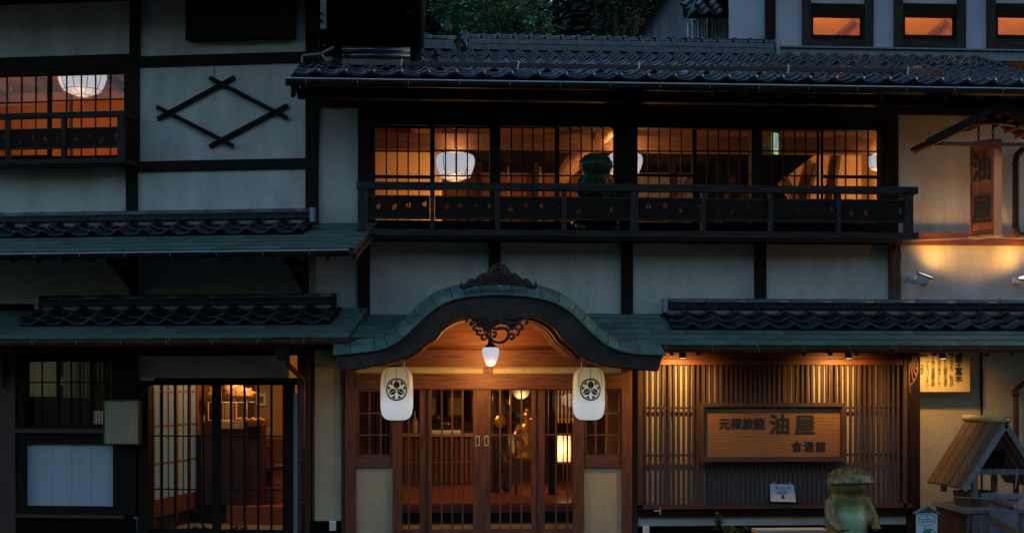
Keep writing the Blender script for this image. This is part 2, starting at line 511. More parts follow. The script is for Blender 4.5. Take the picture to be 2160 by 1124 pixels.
def lattice_window(th, fr, pa, pb, ytop, ybot, d, vbars, hbars, name='window', frame_m=DWZ, fw=0.032, bw=0.019, glass=GLASS, thick=None, px=None):
    pc = (pa + pb) / 2
    xa, xb = fr.x(pa, d), fr.x(pb, d)
    z1, z0 = fr.at(pc, ytop, d)[1], fr.at(pc, ybot, d)[1]
    w = th.node(name)
    b = B()
    b.box(xa, xa + fw, d, d + .03, z0, z1); b.box(xb - fw, xb, d, d + .03, z0, z1)
    b.box(xa + fw, xb - fw, d + .001, d + .029, z1 - fw, z1); b.box(xa + fw, xb - fw, d + .001, d + .029, z0, z0 + fw * 1.6)
    if thick: 
        zc = fr.at(pc, thick, d)[1]; b.box(xa + fw, xb - fw, d + .001, d + .028, zc - .022, zc + .022)
    th.part('frame', b, frame_m, w)
    for v in vbars:
        x = fr.x(v, d); b = B(); b.box(x - bw / 2, x + bw / 2, d + .004, d + .02, z0 + fw, z1 - fw); th.part('bar', b, frame_m, w)
    for h in hbars:
        z = fr.at(pc, h, d)[1]; b = B(); b.box(xa + fw, xb - fw, d + .003, d + .018, z - bw / 2, z + bw / 2); th.part('bar', b, frame_m, w)
    b = B(); b.box(xa + fw * .7, xb - fw * .7, d + .022, d + .025, z0 + .01, z1 - .01); th.part('pane', b, glass, w)
    return w
wins = [(792, 907, 373), (917, 1032, None), (1056, 1170, None), (1180, 1295, None), (1344, 1460, 370), (1470, 1583, None), (1607, 1723, None), (1737, 1855, 373)]
for i, (pa, pb, th_) in enumerate(wins):
    step = (pb - pa) / 5
    lattice_window(inn, M, pa - 5, pb + 5, 266, 478, 0.03 if i % 2 else 0.065, [pa + step * k for k in (1, 2, 3, 4)], [319] + ([] if th_ else [371]), thick=th_)

# ---------------- balcony
bal = inn.node('balcony')
d = -0.62
bx0, bx1 = M.x(757, d), M.x(1930, d)
zr, zr2 = A(1300, 389, d)[1], A(1300, 404, d)[1]
b = B(); b.box(bx0 - .03, bx1 + .03, d - .05, d + .07, zr2, zr); inn.part('handrail', b, GWX, bal)
b = B(); b.box(bx1 - .06, bx1 + .03, d + .07, 0, zr2, zr); inn.part('handrail', b, GWX, bal)
b = B(); b.box(bx0 - .03, bx1 + .03, d - .07, d + .09, A(1300, 500, d)[1], A(1300, 487, d)[1]); inn.part('sill_beam', b, GWX, bal)
b = B(); b.box(bx1 - .06, bx1 + .03, d + .09, 0, A(1300, 500, d)[1], A(1300, 487, d)[1]); inn.part('sill_beam', b, BWX, bal)
zf = A(1300, 497, d)[1]
b = B(); b.box(bx0, bx1, d + .09, 0, zf - .02, zf + .03); inn.part('floor_board', b, BWX, bal)
bposts = [766, 912, 1050, 1190, 1338, 1483, 1625, 1768, 1916]
zlo, zhi = A(1300, 488, d)[1], zr2
zp1, zp0 = A(1300, 420, d)[1], A(1300, 461, d)[1]
ztr = A(1300, 418, d)[1]
for i, p in enumerate(bposts):
    w = .062 if 0 < i < 8 else .12
    if i == 4: w = .11
    x = M.x(p, d); b = B(); b.box(x - w/2, x + w/2, d - .035, d + .045, zlo, zhi); inn.part('baluster', b, GWZ, bal)
random.seed(3)
for i in range(8):
    xa, xb = M.x(bposts[i], d) + .035, M.x(bposts[i+1], d) - .035
    if i in (0,): xa += .03
    if i in (7,): xb -= .03
    b = B(); b.box(xa, xb, d - .012, d + .022, ztr - .012, ztr + .012); b.box(xa, xb, d - .022, d + .032, zp0 - .03, zp0 - .004)
    inn.part('rail', b, GWX, bal)
    outer = [(xa, zp0), (xb, zp0), (xb, zp1), (xa, zp1)]
    holes = []
    for k in range(4):
        cx = xa + (xb - xa) * (k + .5 + random.uniform(-.08, .08)) / 4; cz = (zp0 + zp1) / 2 + random.uniform(-.03, .05)
        a0 = random.uniform(-.5, .3)
        for q in range(3):   # fan of crescent slots (carved leaf sprig)
            rr = .022 + q * .018
            arc = [(cx + rr * 1.2 * math.cos(t + a0), cz + rr * math.sin(t + a0)) for t in [(-.9 + 1.7 * s / 6) for s in range(7)]]
            arc2 = [(cx + (rr - .0065) * 1.2 * math.cos(t + a0), cz + (rr - .0065) * math.sin(t + a0)) for t in [(-.9 + 1.7 * s / 6) for s in reversed(range(7))]]
            holes.append(arc + arc2)
    me = curve_mesh('carved_panel', [outer] + holes, .014, DWX)
    inn.inst('carved_panel', me, (0, d + .004, 0), parent=bal)

# ---------------- upper room
room = (M.x(760), M.x(1893))
zc, zfl, dback = 6.22, 4.1, 5.2
b = B(); b.box(room[0] - .4, room[1] + .3, dback, dback + .1, zfl, zc + .6); inn.part('interior_wall', b, RED)
b = B(); b.box(room[0] - .5, room[0] - .4, .14, dback, zfl, zc + .6); inn.part('interior_wall', b, OCH)
b = B(); b.box(room[1] + .3, room[1] + .4, .14, dback, zfl, zc + .6); inn.part('interior_wall', b, OCH)
b = B(); b.box(room[0] - .4, room[1] + .3, .14, dback, zc, zc + .08); inn.part('ceiling', b, CEIL)
b = B(); b.box(room[0] - .4, room[1] + .3, .14, dback, zfl - .1, zfl); inn.part('interior_floor', b, FLR)
# ochre partition at left and stair wall at right
b = B(); b.box(room[0] - .4, M.at(925, 400, 2.0)[0], 2.0, 2.1, zfl, zc); inn.part('partition', b, OCH)
b = B(); x = M.at(925, 400, 2.0)[0]; b.box(x, x + .05, 1.98, 2.12, zfl, zc); b.box(x - .5, x - .46, 1.98, 1.995, zc - .36, zc - .1); b.box(x - .36, x - .30, 1.98, 1.995, zc-.4, zc - .04); inn.part('partition_trim', b, mat('pale_timber', (0.55, 0.36, 0.14), .5))
xa, xb = A(1650, 400, 2.6)[0], A(2000, 400, 2.6)[0]
p = [A(1643, 386, 2.6), A(1725, 322, 2.6), A(1765, 300, 2.6), A(1900, 300, 2.6), A(1900, 440, 2.6), A(1680, 440, 2.6)]
b = B(); b.prism(p, 2.6, 2.7); inn.part('stair_wall', b, OCH)
for (a, c, w) in (((1722, 345), (1690, 470), .12), ((1655, 372), (1690, 440), .10), ((1775, 280), (1752, 450), .13)):
    q0, q1 = A(a[0], a[1], 2.5), A(c[0], c[1], 2.5)
    b = B(); b.bar((q0[0], 2.5, q0[1]), (q1[0], 2.5, q1[1]), w, .06); inn.part('timber_strut', b, BWZ)
# ceiling beams across and one crooked log
for (py, dd, hh, m_) in ((300, 1.6, .14, CEIL), (312, 3.4, .24, DWX), (340, 5.0, .2, DWX)):
    z = A(1300, py, dd)[1]
    b = B(); b.box(room[0] - .3, room[1] + .2, dd, dd + .16, min(z, zc) - hh, min(z + .1, zc - .003)); inn.part('ceiling_beam', b, m_)
q0, q1 = A(1283, 275, 1.5), A(1212, 345, 1.5)
pts = [(q0[0] + (q1[0]-q0[0]) * t + .04 * math.sin(5*t), 1.4 + 1.2 * t, q0[1] + (q1[1]-q0[1]) * t + .05 * math.sin(3 * t)) for t in [i/8 for i in range(-2, 10)]]
b = B(); b.tube(pts, [.13 + .02 * math.sin(i * 1.7) for i in range(len(pts))], 12)
inn.part('crooked_beam', b, mat('log', (.36, .20, .09), .6, .5, 6, (2, 2, 8), .8, 12), smooth=True)
for px, dd in ((1420, 4.9), (1560, 4.9), (1130, 4.9), (1010, 4.9)):
    x = A(px, 400, dd)[0]; b = B(); b.box(x - .05, x + .05, dd, dd + .2, zfl, zc); inn.part('interior_post', b, BWZ)

def lotus_lamp(name, fr, px, py, d, r, label, power, lights=True):
    cx, cz = fr.at(px, py, d)
    t = Thing(name, label, 'ceiling lamp', fr, (cx, d, cz), 'lobed white glass ceiling lamps')
    prof = [(.02, -.66), (.30, -.68), (.50, -.60), (.78, -.48), (.90, -.25), (.99, .05), (1.0, .28), (.93, .48), (.7, .6), (.35, .66), (.05, .67)]
    b = B(); b.lathe((cx, d, cz), [(a * r, c * r) for a, c in prof], 40, 1, 10, -.05); t.part('shade', b, LAMPW, smooth=True)
    b = B()
    for k in range(10):
        a = 2 * math.pi * (k + .5) / 10
        b.tube([(cx + q * r * 1.0 * math.cos(a), d + q * r * 1.0 * math.sin(a), cz + c * r) for q, c in prof[1:9]], .006, 5)
    b.tube([(cx + .3 * r * math.cos(a), d + .3 * r * math.sin(a), cz - .685 * r) for a in [2*math.pi*i/16 for i in range(17)]], .008, 5)
    b.tube([(cx + .8 * r * math.cos(a), d + .8 * r * math.sin(a), cz - .48 * r) for a in [2*math.pi*i/24 for i in range(25)]], .006, 5)
    t.part('brass_rib', b, mat('brass_trim', (.30, .20, .08), .4, metal=.5))
    b = B(); b.tube([(cx, d, cz + .6 * r), (cx, d, zc if fr is M else cz + .7)], .012, 6); t.part('rod', b, INK)
    if lights:
        t.light('lamp_light', (cx, d - .1, cz - r * 2.1), power, (1.0, .52, .19), .12)
        t.light('lamp_light', (cx, d, cz + r * .9), power * .4, (1.0, .52, .19), .1)
    return t
WARM = (1.0, .52, .19)
lotus_lamp('ceiling_lamp', M, 960, 351, 1.4, .31, 'lobed white ceiling lamp behind the second upper window from the left', 25)
lotus_lamp('ceiling_lamp', M, 1318, 347, 1.4, .275, 'lobed white ceiling lamp half hidden behind the wide middle post of the upper windows', 56)
lotus_lamp('ceiling_lamp', M, 1858, 343, 1.6, .20, 'small white ceiling lamp behind the far end of the last upper window', 50)
x, z = A(1633, 303, 1.5)
t = Thing('exit_sign', 'green lit exit sign with running man behind the seventh upper window', 'exit sign', M, (x, 1.5, z))
b = B(); b.hexa([(x-.06, 1.42, z-.17), (x+.06, 1.62, z-.15), (x+.09, 1.60, z-.15), (x-.03, 1.40, z-.17), (x-.06, 1.42, z+.15), (x+.06, 1.62, z+.17), (x+.09, 1.60, z+.17), (x-.03, 1.40, z+.15)])
t.part('housing', b, emit_mat('exit_green', (.0, .50, .27), .8))
b = B(); b.prism([(x-.03, z-.1), (x+.045, z-.09), (x+.045, z+.0), (x+.02, z+.11), (x-.01, z+.11), (x-.02, z)], 1.39, 1.395); t.part('pictogram', b, emit_mat('exit_white', (.55, .75, .95), .4))
b = B(); b.tube([(x, 1.5, z+.16), (x, 1.5, zc)], .012, 6); t.part('rod', b, INK)

# ---------------- upper eave: soffit, rafters, tiles, gutter, ridge
PIT = 0.35
yE, zE = -1.3, A(1300, 168, -1.3)[1]
rx0, rx1 = M.x(622, yE), M.x(2290, yE)
yT = 1.9; zT = zE + PIT * (yT - yE)
roof = inn.node('upper_roof')
b = B(); b.hexa([(rx0, yE+.02, zE-.13), (rx1, yE+.02, zE-.13), (rx1, yT, zT-.13), (rx0, yT, zT-.13), (rx0, yE+.02, zE-.03), (rx1, yE+.02, zE-.03), (rx1, yT, zT-.03), (rx0, yT, zT-.03)])
inn.part('roof_deck', b, DWX, roof)
x = rx0 + .1
while x < rx1:
    b = B(); b.bar((x, yE + .06, zE - .17), (x, .05, zE + PIT * (1.35) - .17), .06, .075); inn.part('rafter', b, BWX if x > M.x(1800) else DWX, roof)
    x += .455
b = B(); b.box(rx0, rx1, -.95, -.80, zE - .22, zE - .10); inn.part('eave_purlin', b, DWX, roof)
ncol = int((rx1 - rx0) / TW)
tiled(inn, roof, rx0 - .02, ncol, yT, zE, yE, PIT, 12, rust=lambda r, c: (r >= 3 and (24 < c < 29 or 32 < c < 37) and random.random() < .7), narrow=(3, .68))
gutter(inn, roof, M.x(603, -1.42), M.x(2290, -1.42), -1.42, A(1300, 178, -1.42)[1], .075, GUT, .66)
# verge board at the left end
b = B(); b.hexa([(rx0-.05, yE-.02, zE-.3), (rx0, yE-.02, zE-.3), (rx0, 0, zE+.2), (rx0-.05, 0, zE+.2), (rx0-.05, yE-.02, zE-.02), (rx0, yE-.02, zE-.02), (rx0, 0, zE+.42), (rx0-.05, 0, zE+.42)])
inn.part('verge_board', b, DWX, roof)
# snow guard bar
ys = yE + .55; zs_ = zE + PIT * .55 + .10
b = B(); b.bar((M.x(845, ys), ys, zs_), (M.x(1915, ys), ys, zs_), .035, .055); 
sg = inn.part('snow_guard', b, mat('rusty_bar', (.035, .014, .010), .6), roof)
b = B()
for px in (845, 1091, 1345, 1660, 1912):
    x = M.x(px, ys); b.tube([(x, ys - .03, zs_ - .06), (x + .02, ys - .04, zs_ + .03), (x + .01, ys - .02, zs_ + .05)], .012, 5)
inn.part('guard_bracket', b, STEEL, roof)
# ridge
b = B(); zz = zT - .02
ra, rb = A(985, 100, yT)[0], A(1632, 100, yT)[0]
for k, (w, h) in enumerate(((.30, .05), (.25, .045), (.27, .045), (.22, .04))):
    b = B(); b.box(ra + k * .01, rb - k * .01, yT - w / 2, yT + w / 2, zz, zz + h - .006); zz += h
    inn.part('ridge_course', b, TILEB, roof)
rc = B(); rc.tube([(0, 0, 0), (.235, 0, .004)], .062, 12); 
rc.tube([(-.012, 0, 0), (.03, 0, 0)], .082, 12)
rcm = rc.mesh('ridge_cap', TILEB); clear_smooth(rcm)
x = ra
while x < rb - .1:
    inn.inst('ridge_cap', rcm, (x, yT, zz + .02), (0, 0, 0), roof); x += .245
b = B(); b.box(ra - .07, ra, yT - .17, yT + .17, zT - .1, zz + .1); b.ball((ra - .07, yT - .1, zz - .02), .06, sc=(.5, 1, 1)); b.ball((ra - .07, yT - .02, zz + .08), .06, sc=(.5, 1, 1)); b.ball((ra - .07, yT - .1, zz - .14), .06, sc=(.5, 1, 1))
inn.part('ridge_end_tile', b, TILEB, roof, True)
b = B(); b.box(rb, rb + .05, yT - .2, yT + .14, zT - .08, zz + .06); inn.part('ridge_end_tile', b, mat('pale_ridge_end', (.25, .27, .30), .5), roof)
# small ridge left of it, with its sloped verge
ra2, rb2 = A(868, 100, yT - .1)[0], A(962, 100, yT - .1)[0]
for k in range(3):
    b = B(); b.box(ra2, rb2 - .02 * k, yT - .2 + .02 * k, yT, zT - .03 + k * .05, zT + .012 + k * .05); inn.part('ridge_course', b, TILEB, roof)
b = B(); b.tube([(ra2, yT - .1, zT + .14), (rb2, yT - .1, zT + .14)], .05, 10); inn.part('ridge_cap', b, TILEB, roof, True)
p0, p1 = A(876, 62, 3.5), A(912, 82, 3.0)
b = B(); b.bar((p0[0] - .3, 3.6, p0[1] + .05), (p1[0], 3.0, p1[1]), .2, .1); inn.part('verge_tile', b, TILEB, roof)
b = B(); b.bar((p0[0] - .3, 3.7, p0[1] - .13), (p1[0] - .05, 3.1, p1[1] - .13), .1, .22); inn.part('verge_board', b, BWX, roof)
# flashing against the rear building
b = B(); b.box(M.x(1640, yT), M.x(2290, yT), yT - .05, yT + .03, zT - .05, zT + .10); b.box(M.x(1640, yT), M.x(2290, yT), yT - .10, yT + .03, zT + .10, zT + .125); inn.part('flashing', b, mat('flashing', (.16, .17, .19), .4), roof)

# ---------------- pent roofs
def pent(th, fr, xa, xb, pr, z_top, d_e, z_e, tile=None, d_split=-.7, keep=lambda x, y, z: True, gm=GUT, gx=None, rows=3, ridge=True, name='pent_roof', gr=.055, ext=.0, end_caps=(True, True)):
    nd = th.node(name)
    sl = (z_top - z_e) / (0 - d_e)
    for (a, c) in pr:
        b = B(); b.hexa([(a, d_e, z_e-.07), (c, d_e, z_e-.07), (c, 0, z_top-.07), (a, 0, z_top-.07), (a, d_e, z_e), (c, d_e, z_e), (c, 0, z_top), (a, 0, z_top)])
        th.part('roof_deck', b, BWX, nd)
        x = a + .12
        while x < c:
            b = B(); b.bar((x, d_e + .05, z_e - .105), (x, 0, z_top - .11), .045, .06); th.part('rafter', b, BWX, nd); x += .36
    def kp(x, y, z):
        if tile and tile[0] + .05 < x < tile[1] - .05 and y > d_split + .1: return False
        return keep(x, y, z)
    shingles(th, nd, xa, xb, d_e - .03, z_e - .01, 0, z_top, kp)
    if tile:
        n = int(round((tile[1] - tile[0]) / TW)); sc = (tile[1] - tile[0]) / (n * TW)
        b = B(); zz = z_e + sl * (d_split - d_e)
        b.hexa([(tile[0], d_split+.01, zz-.02), (tile[1], d_split+.01, zz-.02), (tile[1], 0, z_top-.02), (tile[0], 0, z_top-.02), (tile[0], d_split+.01, zz+.045), (tile[1], d_split+.01, zz+.045), (tile[1], 0, z_top+.045), (tile[0], 0, z_top+.045)])
        th.part('tile_bed', b, BLACK, nd)
        tiled(th, nd, tile[0], n, 0, zz + .045, d_split, sl, rows, eave=False, tile_scale=sc)
        # mortar strip and ridge along the wall
        b = B(); b.box(tile[0] + .05, tile[1] - .05, -.11, -.02, z_top - .03, z_top + .075); th.part('mortar_strip', b, MORT, nd)
        zz = z_top + .075
        for k, (w, h) in enumerate(((.15, .035), (.12, .035), (.14, .03))):
            b = B(); b.box(tile[0] - .01, tile[1] + .01, -w - .02, -.01, zz, zz + h - .005); th.part('ridge_course', b, TILEB, nd); zz += h
        x = tile[0]
        rcap = B(); rcap.tube([(0, 0, 0), (.60, 0, 0)], .048, 10); rcap.tube([(-.01, 0, 0), (.02, 0, 0)], .054, 10)
        rm = rcap.mesh('ridge_cap', mat('pale_ridge_cap', (.085, .095, .11), .3, rnd=.2)); clear_smooth(rm)
        while x < tile[1] - .05:
            th.inst('ridge_cap', rm, (x, -.06, zz + .0), (0, 0, 0), nd, (min(1, (tile[1] - x) / .60), 1, 1)); x += .61
        for k, xx in enumerate((tile[0], tile[1])):
            if end_caps[k]:
                b = B(); b.box(xx - .03, xx + .03, -.18, -.0, z_top + .02, zz + .04); th.part('ridge_end_tile', b, mat('pale_ridge_end', (.25, .27, .30), .5), nd)
    if gx: gutter(th, nd, gx[0], gx[1], d_e - .10, z_e - .035, gr, gm, .62)
    return nd

# karahafu profile (photo pixels at the porch front)
DK = -1.75
TOPP = [(702,748),(753,743),(800,737),(833,723),(860,703),(883,680),(913,653),(947,635),(983,626),(1015,623),(1052,621),(1089,623),(1120,626),(1160,635),(1193,651),(1220,674),(1247,701),(1273,723),(1307,739),(1350,746),(1403,748)]
BOTP = [(717,783),(760,779),(800,770),(843,760),(877,743),(900,723),(917,713),(933,693),(957,677),(983,669),(1017,667),(1052,672),(1087,667),(1120,669),(1147,678),(1171,695),(1187,717),(1210,737),(1233,757),(1273,770),(1317,778),(1387,783)]
def smooth_curve(pts, n=6):
    out = []
    for i in range(len(pts) - 1):
        p0, p1, p2, p3 = pts[max(i-1,0)], pts[i], pts[i+1], pts[min(i+2,len(pts)-1)]
        for k in range(n):
            t = k / n
            out.append(tuple(.5*((2*p1[j])+(-p0[j]+p2[j])*t+(2*p0[j]-5*p1[j]+4*p2[j]-p3[j])*t*t+(-p0[j]+3*p1[j]-3*p2[j]+p3[j])*t**3) for j in (0,1)))
    out.append(pts[-1]); return out
KT = smooth_curve([A(px, py, DK) for px, py in TOPP], 4)
KB = smooth_curve([A(px, py, DK) for px, py in BOTP], 4)
def kz(x):
    for i in range(len(KT) - 1):
        if KT[i][0] <= x <= KT[i+1][0]:
            t = (x - KT[i][0]) / (KT[i+1][0] - KT[i][0] + 1e-9); return KT[i][1] + t * (KT[i+1][1] - KT[i][1])
    return -9
def offset(curve, k):
    out = []
    for i, p in enumerate(curve):
        a, c = curve[max(i-1, 0)], curve[min(i+1, len(curve)-1)]
        tx, tz = c[0]-a[0], c[1]-a[1]; l = math.hypot(tx, tz)
        out.append((p[0] - tz/l*k, p[1] + tx/l*k))
    return out
zTopR, zER = A(1750, 664, 0)[1], A(1750, 729, -1.2)[1]
keepR = lambda x, y, z: z > kz(x) + .05
xs = M.x(1240, -1.2)
pent(inn, M, M.x(1150, 0), M.x(2290, -1.2), [(M.x(1275, -.6), M.x(2290, -1.2))], zTopR, -1.2, zER, (M.x(1402, -.1), M.x(2280, -.1)), -.68, keepR, GUTB, (M.x(1365, -1.3), M.x(2290, -1.3)), 3)
zTopL, zEL = A(760, 664, 0)[1], A(760, 712, -1.2)[1]
pent(inn, M, M.x(640, -1.2), M.x(950, 0), [(M.x(640, -1.2), M.x(845, -.6))], zTopL, -1.2, zEL, None, -.68, keepR, GUTB, (M.x(645, -1.3), M.x(750, -1.3)), 3)

# ---------------- karahafu porch roof
por = inn.node('porch_roof')
K1, K2 = offset(KT, .10), offset(KT, .165)
def back(c, i): return c
n = len(KT); segs = 22
for s_ in range(segs):           # curved copper sheets, standing seam between each
    i0, i1 = s_ * (n - 1) // segs, (s_ + 1) * (n - 1) // segs
    ctr = (i0 + i1) / 2 / (n - 1) - .5; f = max(0.25, 1 - abs(ctr) * 1.3)
    b = B()
    def row(cur, y, k, g=.004): 
        r = []
        for i in range(i0, i1 + 1):
            p = cur[i]; xx = p[0] + (g if i == i0 else (-g if i == i1 else 0)); r.append((xx, y, p[1] + k))
        return r
    b.grid([row(KT, DK - .045, -.015), row(KT, DK - .05, .012), row([(KT[i][0] * .45 + K1[i][0] * .55, KT[i][1] * .45 + K1[i][1] * .55) for i in range(n)], DK + .08, .01 * f), row(K1, DK + .25, .03 * f), row(K2, DK + .5, .05 * f), row(K2, -.9, .05 * f), row(K2, 0, .05 * f)])
    inn.part('copper_sheet', b, COP, por, True)
b = B(); b.tube([(p[0], DK - .045, p[1] - .005) for p in KT], .012, 6); inn.part('drip_edge', b, mat('edge_copper', (.05, .10, .095), .5), por, True)
# bargeboards: left and right halves
def half(lo, hi, name):
    tp = [p for p in KT if lo <= p[0] <= hi]; bp = [p for p in KB if lo <= p[0] <= hi]
    return tp, bp
xm = A(1052, 660, DK)[0]
for lo, hi in ((-99, xm), (xm, 99)):
    tp = [(p[0], p[1] - .014) for p in KT if lo - .001 <= p[0] <= hi + .001]; bp = [p for p in KB if lo - .001 <= p[0] <= hi + .001]
    if lo == -99: tp = [(tp[0][0] + .03, tp[0][1])] + tp[1:]
    else: tp = tp[:-1] + [(tp[-1][0] - .03, tp[-1][1])]
    outline = tp + bp[::-1]
    me = curve_mesh('bargeboard', [outline], .09, CARV)
    inn.inst('bargeboard', me, (0, DK + .03, 0), parent=por)
    off = offset(bp, .02)
    b = B(); b.tube([(p[0], DK - .02, p[1]) for p in off], .012, 6); inn.part('board_moulding', b, CARV, por, True)
# vaulted soffit and inner ribs
KS = offset(KB, .05)
b = B(); b.grid([[(p[0], y, p[1]) for p in KS] for y in (DK + .08, -.9, -.02)]); inn.part('vault_soffit', b, RWX, por, True)
for k, y in enumerate((-1.25, -.75, -.3)):
    ks = offset(KB, -.01 - .0 * k)
    b = B(); b.tube([(p[0], y, p[1] + .02) for p in ks if p[1] > A(1000, 760, y)[1]], .035, 6); inn.part('vault_rib', b, RWX, por, True)
for px, side in ((760, 0), (1345, 1)):      # purlins carrying the porch roof back to the wall
    x = A(px, 775, DK)[0]; z = A(px, 768, DK)[1]
    b = B(); b.box(x - .06, x + .06, DK + .08, 0, z, z + .13); inn.part('porch_purlin', b, RWX, por)

def spiral(cx, cz, r0, turns, a0, cw=1, n=22, r1=.006):
    return [(cx + (r0 + (r1 - r0) * t) * math.cos(a0 + cw * turns * 2 * math.pi * t), cz + (r0 + (r1 - r0) * t) * math.sin(a0 + cw * turns * 2 * math.pi * t)) for t in [i / n for i in range(n + 1)]]
# ridge ornament: mirrored cloud scrolls
def P(px, py): return A(px, py, DK - .1)
half_out = [(1052,556),(1066,558),(1072,566),(1078,575),(1088,576),(1097,583),(1102,588),(1112,587),(1120,594),(1124,600),(1129,602),(1128,596),(1131,594),(1135,601),(1133,608),(1126,610),(1116,607),(1100,603),(1080,601),(1052,599)]
out = [P(2*1051 - x if False else x, y) for x, y in half_out]
out += [P(2104 - x, y) for x, y in half_out[-2:0:-1]]
orn = inn.node('ridge_ornament', None); orn.parent = inn.o
me = curve_mesh('ornament_plate', [out], .06, CARV); inn.inst('ornament_plate', me, (0, DK - .06, 0), parent=orn)
b = B(); yy = DK - .10
c0 = P(1052, 568)
b.tube([(x, yy, z) for x, z in spiral(c0[0], c0[1], .068, 1.4, 1.2)], .013, 6)
for sg_ in (1, -1):
    def Q(px, py): return P(1052 + sg_ * (px - 1052), py)
    for (px, py, r, a) in ((1083, 590, .058, 2.5), (1112, 599, .036, 2.2)):
        c = Q(px, py); b.tube([(x, yy, z) for x, z in spiral(c[0], c[1], r, 1.2, a if sg_ > 0 else math.pi - a, -sg_)], .011, 6)
    for r in (.05, .085, .12, .155):
        c = P(1052, 603); b.tube([(c[0] + sg_ * r * 1.15 * math.cos(t), yy, c[1] + r * math.sin(t)) for t in [i * math.pi / 2 / 8 for i in range(9)]], .010, 6)
    b.tube([(*[q for q in (Q(px, py)[0],)], yy, Q(px, py)[1]) for px, py in ((1098, 592), (1110, 593), (1118, 602), (1127, 606), (1132, 602), (1130, 596))], .010, 6)
inn.part('cloud_scroll', b, CARV, orn, True)
# hanging pendant carving (gegyo)
gp = inn.node('pendant_carving')
yy = DK - .05
def G(px, py): return A(px, py, yy)
b = B()
def path(pts, r=.018, y=yy):
    q = smooth_curve([G(*p) for p in pts], 5); b.tube([(x, y, z) for x, z in q], r, 7)
# main S curve and ring
path([(1022,668),(1032,674),(1036,686),(1044,694),(1056,692),(1068,694),(1073,704),(1068,716),(1056,722),(1042,720),(1031,711),(1029,701),(1036,697)], .020)
path([(1056,680),(1052,675),(1044,675),(1041,682),(1046,688)], .013)
path([(1012,668),(1020,676),(1026,690),(1036,700)], .013)
path([(1004,668),(1012,678),(1020,694),(1024,706),(1034,718)], .013)
for pts in (((1008,671),(1000,671),(990,671),(984,677)), ((1006,678),(999,682),(994,686),(992,679)), ((1008,688),(1002,688),(998,693),(1003,696)),
            ((1016,698),(1008,698),(1006,704),(1012,706)), ((1020,704),(1016,710),(1018,716),(1026,714)),
            ((1062,668),(1070,672),(1082,672),(1092,670)), ((1076,672),(1090,668),(1104,670),(1113,678),(1110,682)), ((1072,686),(1084,682),(1098,684),(1103,692),(1098,694)),
            ((1072,696),(1086,692),(1095,700),(1090,706)), ((1074,706),(1082,704),(1084,712),(1076,716)), ((1038,700),(1046,702),(1044,710),(1039,709))):
    path(pts, .016)
for p in ((984,678),(993,680),(1004,696),(1012,706),(1110,682),(1098,694),(1091,706),(1042,709),(1078,714)):
    q = G(*p); b.ball((q[0], yy, q[1]), .02)
inn.part('wave_scroll', b, CARV, gp, True)
me = curve_mesh('carving_back', [[G(*p) for p in ((990,663),(1114,663),(1110,673),(1100,676),(1098,684),(1090,686),(1086,694),(1078,697),(1070,687),(1056,683),(1044,688),(1036,694),(1029,703),(1022,698),(1018,690),(1008,690),(1004,682),(996,678))]], .03, CARV)
inn.inst('carving_back', me, (0, yy + .02, 0), parent=gp)

# ---------------- entrance wall
def mwall(name, p0, q0, p1, q1, d0, d1, m, parent=None): return wallbox(inn, M, name, p0, q0, p1, q1, d0, d1, m, parent)
mwall('gable_board', 722, 667, 1335, 741, .01, .07, OWX)
mwall('porch_beam', 722, 741, 1335, 774, -.08, .06, RWX)
mwall('plaster_strip', 752, 774, 1020, 788, -.01, .06, PLAW)
mwall('plaster_strip', 1040, 774, 1310, 788, -.01, .06, PLAW)
mwall('short_post', 1020, 774, 1040, 788, -.03, .06, RWZ)
mwall('door_lintel', 750, 788, 1312, 820, -.07, .08, RWX)
mwall('gable_moulding', 850, 738, 1230, 742, -.10, -.08, RWX)
for pa, pb, m_, yt in ((720, 728, BWZ, 735), (728, 751, RWZ, 735), (828, 847, RWZ, 820), (1210, 1232, RWZ, 820), (1312, 1334, RWZ, 735), (1335, 1346, BWZ, 735)):
    mwall('door_post', pa, yt, pb, 1150, -.06 if m_ is RWZ else -.03, .08, m_)
for pa, pb in ((752, 828), (1233, 1311)):
    mwall('plaster_panel', pa - 1, 985, pb + 1, 1150, -.005, .08, PLAW)
    mwall('window_rail', pa, 966, pb, 985, -.04, .08, RWX)
    vb = [779.5, 802.6] if pa == 752 else [1257, 1280]
    lattice_window(inn, M, pa, pb, 820, 967, -.02, vb, [871, 917], frame_m=RWZ, fw=.036, bw=.022)
